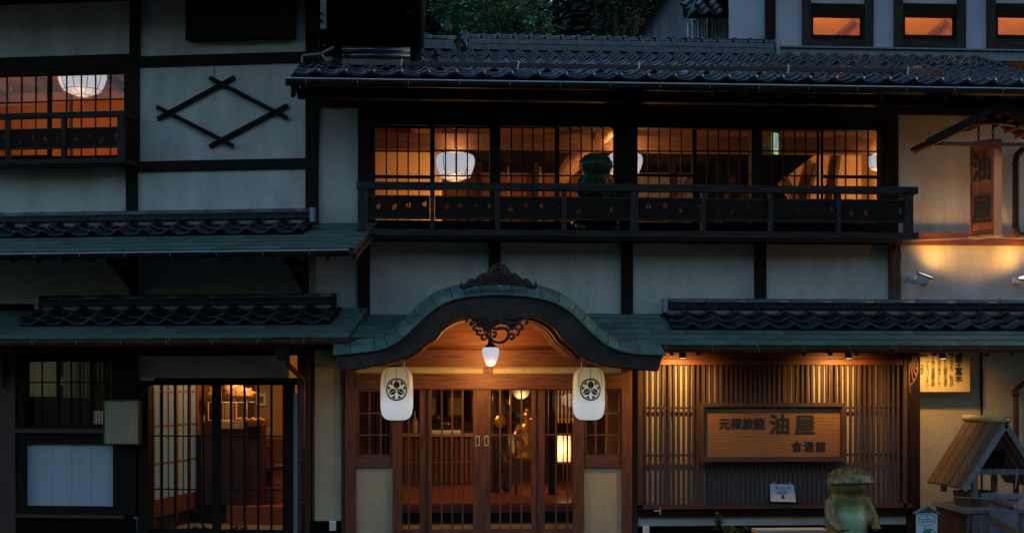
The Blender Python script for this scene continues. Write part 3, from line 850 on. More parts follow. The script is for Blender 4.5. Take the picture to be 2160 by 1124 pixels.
# sliding doors: four leaves
def door(pa, pb, la, lb, vb, d, label_px=None):
    dn = inn.node('sliding_door')
    xa, xb = M.x(pa, d), M.x(pb, d); z1 = A(1018, 820, d)[1]; z0 = .06
    sa, sb = M.x(la, d), M.x(lb, d)
    b = B(); b.box(xa, sa, d, d + .04, z0, z1); inn.part('stile', b, RWZ, dn)
    b = B(); b.box(sb, xb, d, d + .04, z0, z1); inn.part('stile', b, RWZ, dn)
    b = B(); b.box(sa, sb, d + .002, d + .038, z0, A(1018, 1115, d)[1]); inn.part('bottom_rail', b, RWX, dn)
    b = B(); b.box(sa, sb, d + .002, d + .038, z1 - .015, z1); inn.part('top_rail', b, RWX, dn)
    zm = A(1018, 917, d)[1]
    b = B(); b.box(sa, sb, d + .004, d + .03, zm - .012, zm + .012); inn.part('mid_rail', b, RWX, dn)
    for v in vb:
        x = M.x(v, d); b = B(); b.box(x - .012, x + .012, d + .006, d + .028, A(1018, 1115, d)[1], z1 - .015); inn.part('bar', b, RWZ, dn)
    b = B(); b.box(sa, sb, d + .031, d + .034, z0 + .05, z1 - .01); inn.part('pane', b, GLASS, dn)
    if label_px:
        x, z = A(label_px, 929, d - .002)
        b = B(); b.box(x - .028, x + .028, d - .006, d - .001, z - .072, z + .072); lb_ = inn.part('door_label', b, mat('label_cream', (.55, .50, .36), .5), dn)
        me = text_mesh('label_text', '自\n動\n扉', .042, INK, bold=.001, line=.95); inn.inst('label_text', me, (x, d - .009, z - .0), parent=dn)
door(838, 904, 849, 885, [862.5], .035)
door(904, 1017, 911, 998, [932, 954, 976], -.012, 1007.5)
door(1017, 1130, 1035, 1121, [1055, 1077, 1100], -.012, 1026)
door(1130, 1216, 1149, 1209, [1173, 1197], .035)
# lobby
zF, zS = .44, .14
lx0, lx1 = M.x(722) , M.x(1346)
b = B(); b.box(lx0 - .35, lx1 + 1.2, .09, 7.4, zS - .1, zS); inn.part('entry_floor', b, STONE)
b = B(); b.box(lx0 - .35, lx1 + 1.2, 1.25, 7.4, zF - .05, zF); inn.part('lobby_floor', b, FLR)
b = B(); b.box(lx0 - .35, lx1 + 1.2, 1.22, 1.30, zF - .13, zF - .052); inn.part('step_face', b, RWX)
b = B(); b.box(lx0 - .35, lx1 + 1.2, 7.3, 7.4, zS, 2.9); inn.part('lobby_wall', b, mat('lobby_brown', (.10, .05, .03), .8))
b = B(); b.box(lx0 - .40, lx0 - .35, .09, 7.4, zS, 2.9); b.box(lx1 + 1.2, lx1 + 1.3, .09, 7.4, zS, 2.9); inn.part('lobby_wall', b, mat('lobby_ochre', (.38, .26, .12), .9))
b = B(); b.box(lx0 - .35, lx1 + 1.2, .09, 7.4, 2.82, 2.9); inn.part('lobby_ceiling', b, CEIL)
for px, dd in ((1167, 3.0), (1143, 5.5)):
    x = A(px, 900, dd)[0]; b = B(); b.box(x - .07, x + .07, dd, dd + .14, zF, 2.82); inn.part('lobby_post', b, DWZ)
x0, x1 = A(1169, 800, 5.0)[0], A(1215, 800, 5.0)[0]
b = B()
for i in range(7):
    x = x0 + (x1 - x0) * i / 6; b.box(x, x + .02, 5.0, 5.03, 1.55, 2.6)
for z in (1.6, 2.0, 2.35): b.box(x0, x1, 5.03, 5.05, z, z + .03)
inn.part('bamboo_blind', b, mat('bamboo_screen', (.42, .26, .10), .6))

b = B(); b.box(M.at(1278, 900, .9)[0], M.at(1340, 900, .9)[0], .9, .95, zS, 2.8); inn.part('partition', b, OCH)
b = B(); b.box(M.at(745, 900, .8)[0], M.at(790, 900, .8)[0], .8, .84, zS, 2.8); inn.part('partition', b, RWZ)
for k in range(4):
    x = M.at(796 + k * 9, 900, 1.0)[0]; b = B(); b.box(x - .012, x + .012, 1.0, 1.03, zS, 2.8); inn.part('screen_slat', b, RWZ)
b = B(); b.box(M.x(850), M.x(1209), 3.2, 3.35, 2.35, 2.55); inn.part('lobby_beam', b, DWX)
for px, dd in ((850, 6.5), (905, 6.8), (960, 6.9), (1010, 6.6)):
    x, z = A(px, 900, dd); b = B(); b.box(x - .15, x + .15, dd, dd + .3, 1.6, 2.3 + .1 * math.sin(px)); inn.part('cupboard', b, BWX)
    b = B(); b.box(x - .12, x + .12, dd - .02, dd - .002, 1.66, 1.98); inn.part('cupboard_front', b, mat('cream_front', (.35, .28, .16), .6))
# upstairs: clock-like round vent, air conditioner, screen, folded chairs against the back wall
x, z = A(1090, 353, 5.18); b = B(); b.tube([(x, 5.14, z), (x, 5.19, z)], .09, 20); b.tube([(x, 5.12, z), (x, 5.15, z)], .03, 12); inn.part('round_speaker', b, mat('speaker_tan', (.45, .30, .15), .6))
x, z = A(845, 300, 1.95); b = B(); b.box(x - .16, x + .20, 1.85, 1.99, z - .15, z + .14); inn.part('air_conditioner', b, mat('dull_cream', (.40, .30, .16), .6))
for k in range(6): b = B(); b.box(x - .14, x + .18, 1.842, 1.849, z - .12 + k * .022, z - .108 + k * .022); inn.part('grille_slat', b, MATS['dull_cream'])
for px in (1072, 1140, 1508, 1535): x = A(px, 350, 4.6)[0]; b = B(); b.box(x - .012, x + .012, 4.6, 4.62, zfl, 6.0); inn.part('pale_batten', b, MATS['pale_timber'])
for px, py, w, h in ((1565, 420, .5, .7), (1435, 410, .45, .6), (1700, 415, .35, .8), (1530, 425, .3, .9)):
    x, z = A(px, py, 3.2); b = B(); b.bar((x - w / 2, 3.2, z - h / 2), (x + w / 2, 3.3, z + h / 2), .12, .09); inn.part('leaning_timber', b, BWZ)
# lobby things
def place(fr, px, py, d): x, z = fr.at(px, py, d); return x, d, z
x0, x1 = A(846, 950, 5.5)[0], A(1000, 950, 5.5)[0]; zt_ = A(920, 914, 5.5)[1]
t = Thing('reception_counter', 'long reception counter with red lattice front inside the entrance doors', 'counter', M, ((x0+x1)/2, 5.5, zF))
b = B(); b.box(x0 - .1, x1, 5.45, 6.1, zt_ - .05, zt_); t.part('counter_top', b, mat('light_top', (.45, .36, .22), .3))
b = B(); b.box(x0 - .1, x1, 5.56, 6.05, zF, zt_ - .05); t.part('counter_body', b, BWZ)
nb = 15
for i in range(nb):
    x = x0 + (x1 - x0 - .05) * i / (nb - 1); b = B(); b.box(x - .018, x + .018, 5.52, 5.56, zF + .02, zt_ - .06); t.part('lattice_slat', b, RWZ)
b = B(); b.box(x0 - .1, x1, 5.505, 5.52, zF + .38, zF + .41); t.part('lattice_rail', b, RWX)
x, z = A(934, 892, 5.8); zt2 = zt_
t = Thing('tortoise_ornament', 'dark rounded carved ornament on a white cushion on the reception counter', 'ornament', M, (x, 5.8, zt2))
b = B(); b.box(x - .32, x + .32, 5.6, 6.0, zt2 + .003, zt2 + .06); t.part('cushion', b, WHITE)
b = B(); b.ball((x, 5.8, zt2 + .16), .24, 14, 10, (1, .7, .55)); b.ball((x + .22, 5.75, zt2 + .2), .07); b.ball((x - .1, 5.7, zt2 + .28), .08); t.part('body', b, mat('dark_bronze', (.03, .022, .018), .25, .5), smooth=True)
x = A(875, 880, 5.9)[0]
t = Thing('glass_bottle', 'tall clear bottle standing at the left end of the reception counter', 'bottle', M, (x, 5.75, zt2))
b = B(); b.lathe((x, 5.75, zt2), [(.05, .003), (.055, .02), (.055, .22), (.02, .3), (.02, .38), (.022, .40)], 12); t.part('body', b, mat('bottle_glass', (.35, .3, .2), .15), smooth=True)
b = B(); b.lathe((x, 5.75, zt2), [(.024, .401), (.024, .43)], 10); t.part('cap', b, INK)
# dark rock, golden statue on a pedestal, round lamp, standing paper lantern
x = A(1048, 900, 3.6)[0]
def lump(name, c, r, sc, m, seed, amp=.35, fq=2.2, n=28, mm=20):
    b = B(); b.ball((0, 0, 0), 1, n, mm)
    vs = []
    for v in b.v:
        k = 1 + amp * noise.noise(Vector(v) * fq + Vector((seed, 0, 0))) + amp * .4 * noise.noise(Vector(v) * fq * 3 + Vector((seed, 5, 0)))
        vs.append((c[0] + v[0] * r * sc[0] * k, c[1] + v[1] * r * sc[1] * k, c[2] + v[2] * r * sc[2] * k))
    b.v = vs; return b
t = Thing('driftwood_root', 'big dark gnarled root ornament standing behind the right entrance door', 'root ornament', M, (x, 3.6, zF))
t.part('trunk', lump('trunk', (x, 3.6, 1.3), .95, (.30, .25, .98), 0, 3, .5), mat('dark_root', (.030, .026, .022), .35, .6, 5, bump=.8, bscale=9), smooth=True)
t.part('branch', lump('branch', (x + .32, 3.6, 1.55), .42, (.8, .4, .45), 0, 9, .5), MATS['dark_root'], smooth=True)
x = A(1112, 900, 3.0)[0]
t = Thing('pedestal_stand', 'wooden stand carrying the golden statue inside the entrance', 'stand', M, (x, 3.0, zF))
b = B(); b.box(x - .22, x + .22, 2.85, 3.15, .97, 1.01); t.part('stand_top', b, BWX)
for sx in (-.18, .18):
    for sy in (2.88, 3.12): b = B(); b.box(x + sx - .02, x + sx + .02, sy - .02, sy + .02, zF, .97); t.part('leg', b, BWZ)
GOLD = mat('gold_leaf', (.62, .36, .10), .28, .3, 6, metal=.75)
t = Thing('golden_statue', 'seated golden figure statue on the wooden stand behind the door glass', 'statue', M, (x, 3.0, 1.011))
b = B(); b.lathe((x, 3.0, 1.011), [(.19, 0), (.20, .05), (.15, .09), (.17, .16), (.20, .24), (.15, .34), (.13, .46), (.14, .55), (.06, .62)], 18, .8); t.part('body', b, GOLD, smooth=True)
b = B(); b.ball((x, 2.97, 1.72), .085, 12, 10); b.ball((x, 2.97, 1.80), .04, 10, 8); t.part('head', b, GOLD, smooth=True)
b = B(); b.tube([(x - .13, 2.98, 1.55), (x - .2, 2.9, 1.42), (x - .1, 2.84, 1.34)], [.045, .04, .03], 8); b.tube([(x + .13, 2.98, 1.55), (x + .2, 2.9, 1.4), (x + .06, 2.84, 1.32)], [.045, .04, .03], 8); t.part('arm', b, GOLD, smooth=True)
t = Thing('bronze_gong', 'round gold gong on a frame at the left of the golden statue', 'gong', M, (x - .42, 3.3, zF))
b = B(); b.ball((x - .42, 3.3, 1.62), .11, 16, 8, (1, .3, 1)); t.part('disc', b, GOLD, smooth=True)
b = B(); b.box(x - .56, x - .54, 3.29, 3.31, zF, 1.8); b.box(x - .30, x - .28, 3.29, 3.31, zF, 1.8); b.box(x - .54, x - .30, 3.29, 3.31, 1.74, 1.76); t.part('frame', b, BWX)
x, z = A(1099, 828, 4.5)
t = Thing('globe_lamp', 'round white globe lamp hanging behind the right door leaf', 'hanging lamp', M, (x, 4.5, z))
b = B(); b.ball((x, 4.5, z + .05), .16, 16, 12); dg_ = emit_mat('dim_globe', (.30, .30, .22), .2); dg_.node_tree.nodes['Principled BSDF'].inputs['Base Color'].default_value = (.16, .15, .11, 1); t.part('shade', b, dg_, smooth=True)
b = B(); b.tube([(x, 4.5, z + .2), (x, 4.5, 2.82)], .01, 6); t.part('cord', b, INK)
t.light('lamp_light', (x, 4.3, z - .2), 26, WARM, .15)
x, z = A(1187, 945, 3.8)
t = Thing('floor_lantern', 'tall lit paper floor lantern with dark frame behind the far right door', 'lantern', M, (x, 3.8, zF))
b = B(); b.box(x - .12, x + .12, 3.72, 3.96, z - .22, z + .22); t.part('paper_shade', b, emit_mat('paper_glow', (.95, .68, .36), .4))
b = B()
for sx in (-.13, 0, .13): b.box(x + sx - .008, x + sx + .008, 3.70, 3.716, zF, z + .24)
b.box(x - .14, x + .14, 3.70, 3.98, z + .22, z + .25); b.box(x - .14, x + .14, 3.70, 3.98, z - .25, z - .222)
t.part('frame', b, BWX)
t.light('lamp_light', (x, 3.55, z), 8, WARM, .12)
# lobby ceiling lamp (lit, above the lintel line)
t = Thing('lobby_ceiling_lamp', 'flat round lamp on the lobby ceiling above the entrance step', 'ceiling lamp', M, (M.x(985), 2.2, 2.8))
b = B(); b.lathe((M.x(985), 2.2, 2.74), [(.18, 0), (.2, .03), (.2, .07)], 20); t.part('diffuser', b, emit_mat('soft_white', (.9, .7, .45), .7))
t.light('lamp_light', (M.x(985), 2.2, 2.62), 48, WARM, .2)

# ---------------- porch lamp and the two paper lanterns
x, z = A(1035, 752, -.75)
t = Thing('porch_lamp', 'white glass acorn lamp hanging under the arched porch roof', 'porch lamp', M, (x, -.75, z))
b = B(); b.lathe((x, -.75, z), [(.008, -.130), (.055, -.116), (.095, -.03), (.112, .045), (.115, .09), (.110, .11), (.09, .122), (.08, .125)], 20); t.part('shade', b, LAMPW, smooth=True)
b = B(); b.lathe((x, -.75, z), [(.078, .127), (.078, .15), (.04, .17), (.03, .25)], 14); t.part('collar', b, INK)
b = B(); b.tube([(x, -.75, z + .25), (x, -.75, A(1035, 668, -.75)[1] + .02)], .012, 6); t.part('rod', b, INK)
t.light('lamp_light', (x, -.80, z - .30), 16, (1.0, .50, .14), .07)
t.light('lamp_light', (x, -.55, z + .06), 7, (1.0, .50, .14), .06)

def crest(c, y, rx, yr, R0):
    """three-petal crest inside a ring, bent round the lantern"""
    b = B()
    def pt(a, h, lift=.004):
        an = a / R0
        return (c[0] + (R0 + lift) * math.sin(an), y - (R0 + lift) * math.cos(an), c[1] + h)
    def strip(A1, A2):
        n_ = len(A1); base = len(b.v)
        b.v += [pt(*p) for p in A1] + [pt(*p) for p in A2]
        for i in range(n_ - 1): b.f.append((base+i, base+i+1, base+n_+i+1, base+n_+i))
    ring = [2 * math.pi * i / 48 for i in range(49)]
    strip([(rx * math.cos(a), rx * math.sin(a)) for a in ring], [(rx * .86 * math.cos(a), rx * .86 * math.sin(a)) for a in ring])
    for k in range(3):
        a0 = math.pi / 2 + k * 2 * math.pi / 3
        L_ = rx * .82; ca, sa = math.cos(a0), math.sin(a0)
        def loc(u, v): return (u * ca - v * sa, u * sa + v * ca)
        us = [i / 12 for i in range(13)]
        for sgn in (1, -1):     # each petal split by a fine pale vein
            strip([loc(u * L_, sgn * (.27 * rx * math.sin(math.pi * u) + .0)) for u in us], [loc(u * L_, sgn * .022 * rx * (math.sin(math.pi * u) > .15)) for u in us])
        for sgn in (1, -1):     # small triangles beside each kite
            a1 = a0 + sgn * math.pi / 3
            for (ang, w_) in ((a1 - sgn * .34, .26),):
                strip([(rx * .82 * math.cos(ang + t_ * w_), rx * .82 * math.sin(ang + t_ * w_)) for t_ in (-1, -.5, 0, .5, 1)],
                      [(rx * (.52 + .30 * abs(t_)) * math.cos(ang + t_ * w_), rx * (.52 + .30 * abs(t_)) * math.sin(ang + t_ * w_)) for t_ in (-1, -.5, 0, .5, 1)])
    return b
def lantern_mat():
    m = emit_mat('lantern_paper', (1, 1, 1), 1)
    n, l = m.node_tree.nodes, m.node_tree.links
    p = n['Principled BSDF']; tc = n.new('ShaderNodeTexCoord'); sx = n.new('ShaderNodeSeparateXYZ')
    l.new(tc.outputs['Object'], sx.inputs[0])
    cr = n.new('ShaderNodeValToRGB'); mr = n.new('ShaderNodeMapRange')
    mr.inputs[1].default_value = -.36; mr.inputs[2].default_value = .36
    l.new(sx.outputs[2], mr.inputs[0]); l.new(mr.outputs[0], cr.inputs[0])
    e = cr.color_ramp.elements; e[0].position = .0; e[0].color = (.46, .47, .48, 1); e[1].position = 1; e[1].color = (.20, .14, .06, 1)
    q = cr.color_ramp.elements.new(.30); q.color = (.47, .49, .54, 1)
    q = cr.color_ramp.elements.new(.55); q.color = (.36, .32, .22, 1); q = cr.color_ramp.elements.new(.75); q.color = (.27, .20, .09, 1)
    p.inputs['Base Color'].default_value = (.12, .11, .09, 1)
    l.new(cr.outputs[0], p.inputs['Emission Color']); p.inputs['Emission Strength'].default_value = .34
    return m
LANT = lantern_mat()
for px, lab in ((837, 'white paper lantern with black crest hanging left of the entrance doors'), (1242, 'white paper lantern with black crest hanging right of the entrance doors')):
    dl = -1.35
    x, z = A(px, 830, dl)
    t = Thing('paper_lantern', lab, 'lantern', M, (x, dl, z), 'paper lanterns hung under the porch roof')
    h = .345; r = .212
    prof = [(.07, -h), (.12, -h + .004), (.165, -h + .03), (.195, -h + .075), (.208, -h + .15)]
    prof += [(r, -h + .2 + i * .045) for i in range(7)]
    prof += [(.206, h - .13), (.19, h - .07), (.16, h - .03), (.115, h - .004), (.07, h)]
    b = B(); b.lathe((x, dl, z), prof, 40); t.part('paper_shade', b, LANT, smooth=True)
    b = B()
    for k in range(8):
        a = -math.pi / 2 + 2 * math.pi * (k + .0) / 8
        b.tube([(x + (q + .002) * math.cos(a), dl + (q + .002) * math.sin(a), z + c) for q, c in prof[-7:]], [.004] * 7, 5)
    t.part('rib', b, mat('rib_tan', (.30, .22, .09), .6))
    b = B(); b.lathe((x, dl, z), [(.085, h + .001), (.085, h + .02), (.06, h + .03)], 16); t.part('top_ring', b, INK)
    b = B(); b.lathe((x, dl, z), [(.06, -h - .02), (.085, -h - .015), (.085, -h - .001)], 16); t.part('bottom_ring', b, INK)
    b = B(); b.tube([(x - .09, dl, z + h + .0), (x - .10, dl, z + h + .06), (x - .06, dl, z + h + .09), (x + .06, dl, z + h + .09), (x + .10, dl, z + h + .06), (x + .09, dl, z + h)], .007, 6)
    b.tube([(x, dl, z + h + .09), (x, dl, z + h + .2)], .006, 6); t.part('hanger', b, STEEL)
    t.part('crest', crest((x, z + .055), dl, .146, 0, r), INK)
    t.light('lamp_light', (x, dl + .28, z - .1), 1.2, (1.0, .72, .40), .1)

# ---------------- right ground-floor wall with lattice
mwall('plaster_panel', 1346, 770, 1940, 1070, .02, .1, PLA)
mwall('head_beam', 1346, 758, 1915, 769, -.12, .1, OWX)
mwall('head_board', 1346, 735, 1915, 757, -.06, .1, OWX)
mwall('sill_beam', 1346, 1063, 1925, 1072, -.13, .1, BWX)
mwall('sill_board', 1346, 1073, 1925, 1087, -.10, .1, DWX)
mwall('plaster_strip', 1346, 1087, 1915, 1107, -.02, .1, PLA)
mwall('base_board', 1346, 1107, 1925, 1190, -.0, .1, BLACK)
mwall('screen_post', 1346, 735, 1357, 1072, -.13, .02, BWZ)
mwall('screen_post', 1906, 735, 1914, 1072, -.13, .02, BWZ)
mwall('corner_post', 1915, 735, 1941, 1190, -.10, .1, DWZ)
lat = inn.node('lattice_screen')
slat = B(); za, zb = A(1600, 769, -.10)[1], A(1600, 1063, -.10)[1]
slat.box(-.0155, .0155, 0, .03, zb, za); sm = slat.mesh('slat', BWZ)
i = 0; px = 1362
while px < 1904:
    inn.inst('slat', sm, (M.x(px, -.10), -.10, 0), parent=lat); px += 10.05
for py in (860, 959):
    z = A(1600, py, -.07)[1]; b = B(); b.box(M.x(1357), M.x(1906), -.068, -.045, z - .016, z + .016); inn.part('cross_rail', b, BWX, lat)
# under-eave lamps
def downlight(px, d, lab, power, fr=M, z=None):
    x = fr.x(px, d); zz = z or 2.63
    t = Thing('eave_downlight', lab, 'downlight', fr, (x, d, zz), 'downlights tucked under the lower eave')
    b = B(); b.lathe((x, d, zz), [(.045, -.055), (.05, -.05), (.05, .05), (.03, .06)], 16); t.part('housing', b, INK, smooth=True)
    b = B(); b.lathe((x, d, zz), [(.038, -.060), (.038, -.056)], 14); t.part('bulb', b, emit_mat('bulb_glow', (1, .7, .35), 2.0))
    b = B(); b.tube([(x, d, zz + .06), (x, d, zz + .26)], .01, 6); t.part('stem', b, INK)
    t.light('lamp_light', (x, d, zz - .08), power, (1.0, .52, .13), .04, 'SPOT', (x, 0, zz - 1.0), 150, .8)
    return t
downlight(1440, -.64, 'small black downlight under the eave above the left end of the lattice', 42)
downlight(1790, -.64, 'small black downlight under the eave above the right end of the lattice', 42)
downlight(1990, -.55, 'small black downlight under the eave above the hanging yellow sign', 26)
# wall right of the lattice (set back)
mwall('side_wall', 1941, 735, 2230, 1190, .25, .35, PLAW)
b = B(); b.box(M.x(2083), M.x(2086), .235, .25, 0, A(2083, 740, .25)[1]); inn.part('wall_joint', b, BLACK)
b = B(); b.box(M.x(1915), M.x(1941), .1, .25, 0, 2.9); inn.part('wall_return', b, PLAW)
mwall('plaster_panel', 664, 737, 720, 1098, .0, .08, PLAW)
mwall('base_board', 640, 1098, 720, 1190, -.02, .08, BLACK)
b = B(); b.box(M.x(640), M.x(2230), .36, .4, 0, 3.4); 
# fill above doors, behind pent roof
b = B(); b.box(M.x(655), M.x(1346), .085, .12, A(1000, 745, 0)[1], 3.4); inn.part('backing_wall', b, BWX)
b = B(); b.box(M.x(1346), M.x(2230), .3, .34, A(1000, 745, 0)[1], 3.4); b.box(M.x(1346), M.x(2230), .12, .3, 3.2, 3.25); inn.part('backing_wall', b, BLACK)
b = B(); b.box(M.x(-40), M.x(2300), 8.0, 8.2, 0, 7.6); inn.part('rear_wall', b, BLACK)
b = B(); b.box(M.x(2230), M.x(2236), 0, 8.0, 0, 6.1); inn.part('end_wall', b, PLA)
b = B(); b.hexa([(rx0+.6, yT, zT-.2), (rx1, yT, zT-.2), (rx1, 8.2, zT-1.6), (rx0+.6, 8.2, zT-1.6), (rx0+.6, yT, zT-.05), (rx1, yT, zT-.05), (rx1, 8.2, zT-1.45), (rx0+.6, 8.2, zT-1.45)]); inn.part('rear_slope', b, TILE)

# fan-shaped bracket carvings
def fan_bracket(th, fr, px, py, d, w, h, m=CARV, flip=1):
    x, z = fr.at(px, py, d); nd = th.node('fan_bracket'); b = B()
    for k in range(7):
        a = R(-88 + k * 14)
        l = (h * (1 - k / 9) * .8)
        b.bar((x, d, z), (x + flip * l * math.cos(a) * (w / h * 1.3), d, z + l * math.sin(a)), .014, .02)
    pts = [(x + flip * (h * (1 - k / 9) * .8) * math.cos(R(-88 + k * 14)) * (w / h * 1.3), d, z + (h * (1 - k / 9) * .8) * math.sin(R(-88 + k * 14))) for k in range(7)]
    b.tube(pts, .013, 6); b.tube([pts[0], (x + .01 * flip, d, z - h * .9), (x + .03 * flip, d, z - h)], [.013, .01, .006], 6)
    b.bar((x - .01, d, z + .01), (x + flip * w * 1.1, d, z + .01), .03, .03)
    th.part('fan_rib', b, m, nd)
fan_bracket(inn, M, 1884, 515, -.08, .22, .62, RWX)
fan_bracket(inn, M, 1917, 752, -.14, .26, .52, RWX)

# ================================================================== signboard and small things of the right side
def wood_sign_mat():
    m = mat('sign_wood', (.34, .19, .075), .6, .25, 3, (1.0, 6, 6), .1, 20)
    n, l = m.node_tree.nodes, m.node_tree.links
    p = n['Principled BSDF']
    tc = n.new('ShaderNodeTexCoord'); mp = n.new('ShaderNodeMapping'); mp.inputs['Scale'].default_value = (1.0, 1, 4.5)
    wv = n.new('ShaderNodeTexWave'); wv.wave_type = 'RINGS'; wv.inputs['Scale'].default_value = 1.6; wv.inputs['Distortion'].default_value = 9; wv.inputs['Detail'].default_value = 3
    cr = n.new('ShaderNodeValToRGB'); cr.color_ramp.elements[0].color = (.20, .085, .027, 1); cr.color_ramp.elements[1].color = (.27, .125, .040, 1)
    l.new(tc.outputs['Object'], mp.inputs[0]); l.new(mp.outputs[0], wv.inputs[0]); l.new(wv.outputs[0], cr.inputs[0]); l.new(cr.outputs[0], p.inputs['Base Color'])
    return m
SW = wood_sign_mat()
ds = -.26
x0, z1 = A(1477, 850, ds); x1, z0 = A(1784, 972, ds)
z1 = A(1630, 849, ds)[1]; z0 = A(1630, 973, ds)[1]
t = Thing('inn_signboard', 'wide framed wooden signboard with black brushed characters on the lattice wall', 'signboard', M, ((x0+x1)/2, ds, z0))
fw = .055
b = B(); b.box(x0 + fw, x1 - fw, ds + .035, ds + .06, z0 + fw, z1 - fw); t.part('board', b, SW)
for (a, c, e, f) in ((x0, x1, z1 - fw, z1), (x0, x1, z0, z0 + fw), (x0, x0 + fw, z0 + fw, z1 - fw), (x1 - fw, x1, z0 + fw, z1 - fw)):
    b = B(); b.box(a, c, ds - .02, ds + .065, e, f); t.part('frame_rail', b, BWX if e > 0 and (c - a) > .5 else BWZ)
for (a, c, e, f) in ((x0+fw, x1-fw, z1-fw-.018, z1-fw), (x0+fw, x1-fw, z0+fw, z0+fw+.014), (x0+fw, x0+fw+.016, z0+fw+.014, z1-fw-.018), (x1-fw-.016, x1-fw, z0+fw+.014, z1-fw-.018)):
    b = B(); b.box(a, c, ds + .0, ds + .034, e, f); t.part('inner_bead', b, BWX)
for body, px, py, sz, bold, sp in (('元禄旅籠', 1565, 895, .165, .004, 1.0), ('油', 1645, 898, .30, .0075, 1), ('屋', 1698, 898, .30, .0075, 1), ('食湯館', 1706, 943, .155, .004, 1.24)):
    me = text_mesh('lettering', body, sz, INK, sp, bold); x, z = A(px, py, ds + .03); t.inst('lettering', me, (x, ds + .032, z))
b = B(); b.box(x0 + .3, x0 + .34, ds + .065, -.07, z1 - .1, z1 - .06); b.box(x1 - .34, x1 - .3, ds + .065, -.07, z1 - .1, z1 - .06); b.box(x0 + .3, x0 + .34, ds + .065, -.07, z0 + .06, z0 + .1); b.box(x1 - .34, x1 - .3, ds + .065, -.07, z0 + .06, z0 + .1); t.part('mount', b, INK)

# paper notice
dn_ = -.16
c = [A(*p, dn_) for p in ((1624, 1020), (1674, 1021), (1679, 1058), (1626, 1057))]
t = Thing('paper_notice', 'white laminated notice with a down arrow pinned low on the lattice', 'notice', M, (c[0][0], dn_, c[3][1]))
b = B(); b.prism([c[3], c[2], c[1], c[0]], dn_, dn_ + .006); t.part('sheet', b, mat('notice_blue_white', (.58, .60, .72), .3, .03))
ax, az = A(1651.5, 1047, dn_)
b = B(); b.prism([(ax-.012, az+.03), (ax+.012, az+.03), (ax+.012, az), (ax+.03, az), (ax, az-.035), (ax-.03, az), (ax-.012, az)], dn_ - .003, dn_ - .001); t.part('arrow', b, INK)
b = B()
for (px, py, w) in ((1651, 1028, .10), (1651, 1033, .12), (1652, 1038, .16), (1652, 1040.5, .15), (1667, 1051, .05)):
    x, z = A(px, py, dn_); nn = int(w / .014)
    for k in range(nn): b.box(x - w/2 + k*.014, x - w/2 + k*.014 + .009, dn_ - .003, dn_ - .001, z - .005, z + .005)
for px in (1639, 1663): x, z = A(px, 1028, dn_); b.prism([(x + .018*math.cos(a), z + .014*math.sin(a)) for a in [i*math.pi/5 for i in range(10)]], dn_ - .003, dn_ - .001)
t.part('print', b, mat('print_grey', (.10, .10, .14), .6))
b = B()
for px in (1632, 1666): x, z = A(px, 1019, dn_); b.box(x - .012, x + .012, dn_ - .01, dn_ + .01, z - .012, z + .02)
t.part('clip', b, STEEL)

# hanging yellow board with vertical writing
dy = -.05
x0, x1 = M.x(1940, dy), M.x(2046, dy); z0, z1 = A(1990, 826, dy)[1], A(1990, 738, dy)[1] + .25
t = Thing('hanging_notice_board', 'yellow wooden board of vertical writing hung beside the corner post', 'notice board', M, ((x0+x1)/2, dy, z0))
b = B(); b.box(x0, x1, dy, dy + .03, z0, z1); t.part('board', b, mat('yellow_board', (.50, .40, .22), .6, .08))
cols = [('薬王真水', 2022, 765, .110, .004), ('元禄の昔より、私共が', 2007, 752, .062, .0008), ('薬師様から御恵み頂き', 1994, 752, .062, .0008), ('湯原の里の真水として', 1981, 752, .062, .0008), ('皆々様の御健康を祈', 1968, 754, .062, .0008), ('アルカリイオン', 1956, 760, .062, .0008), ('天然水', 1945, 776, .055, .0006)]
for body, px, ybot, sz, bo in cols:
    me = text_mesh('lettering', '\n'.join(body), sz, INK, 1, bo, .86)
    h = max(v.co.z for v in me.vertices) - min(v.co.z for v in me.vertices)
    mn = min(v.co.z for v in me.vertices)
    x, z = A(px, {2022: 806}.get(px, 815 if px > 1950 else 790), dy)
    t.inst('lettering', me, (x, dy - .003, z - mn))
b = B(); b.tube([((x0*.7+x1*.3), dy + .015, z1), ((x0*.7+x1*.3), dy + .015, z1 + .3)], .006, 6); b.tube([((x0*.3+x1*.7), dy + .015, z1), ((x0*.3+x1*.7), dy + .015, z1 + .3)], .006, 6); t.part('chain', b, INK)

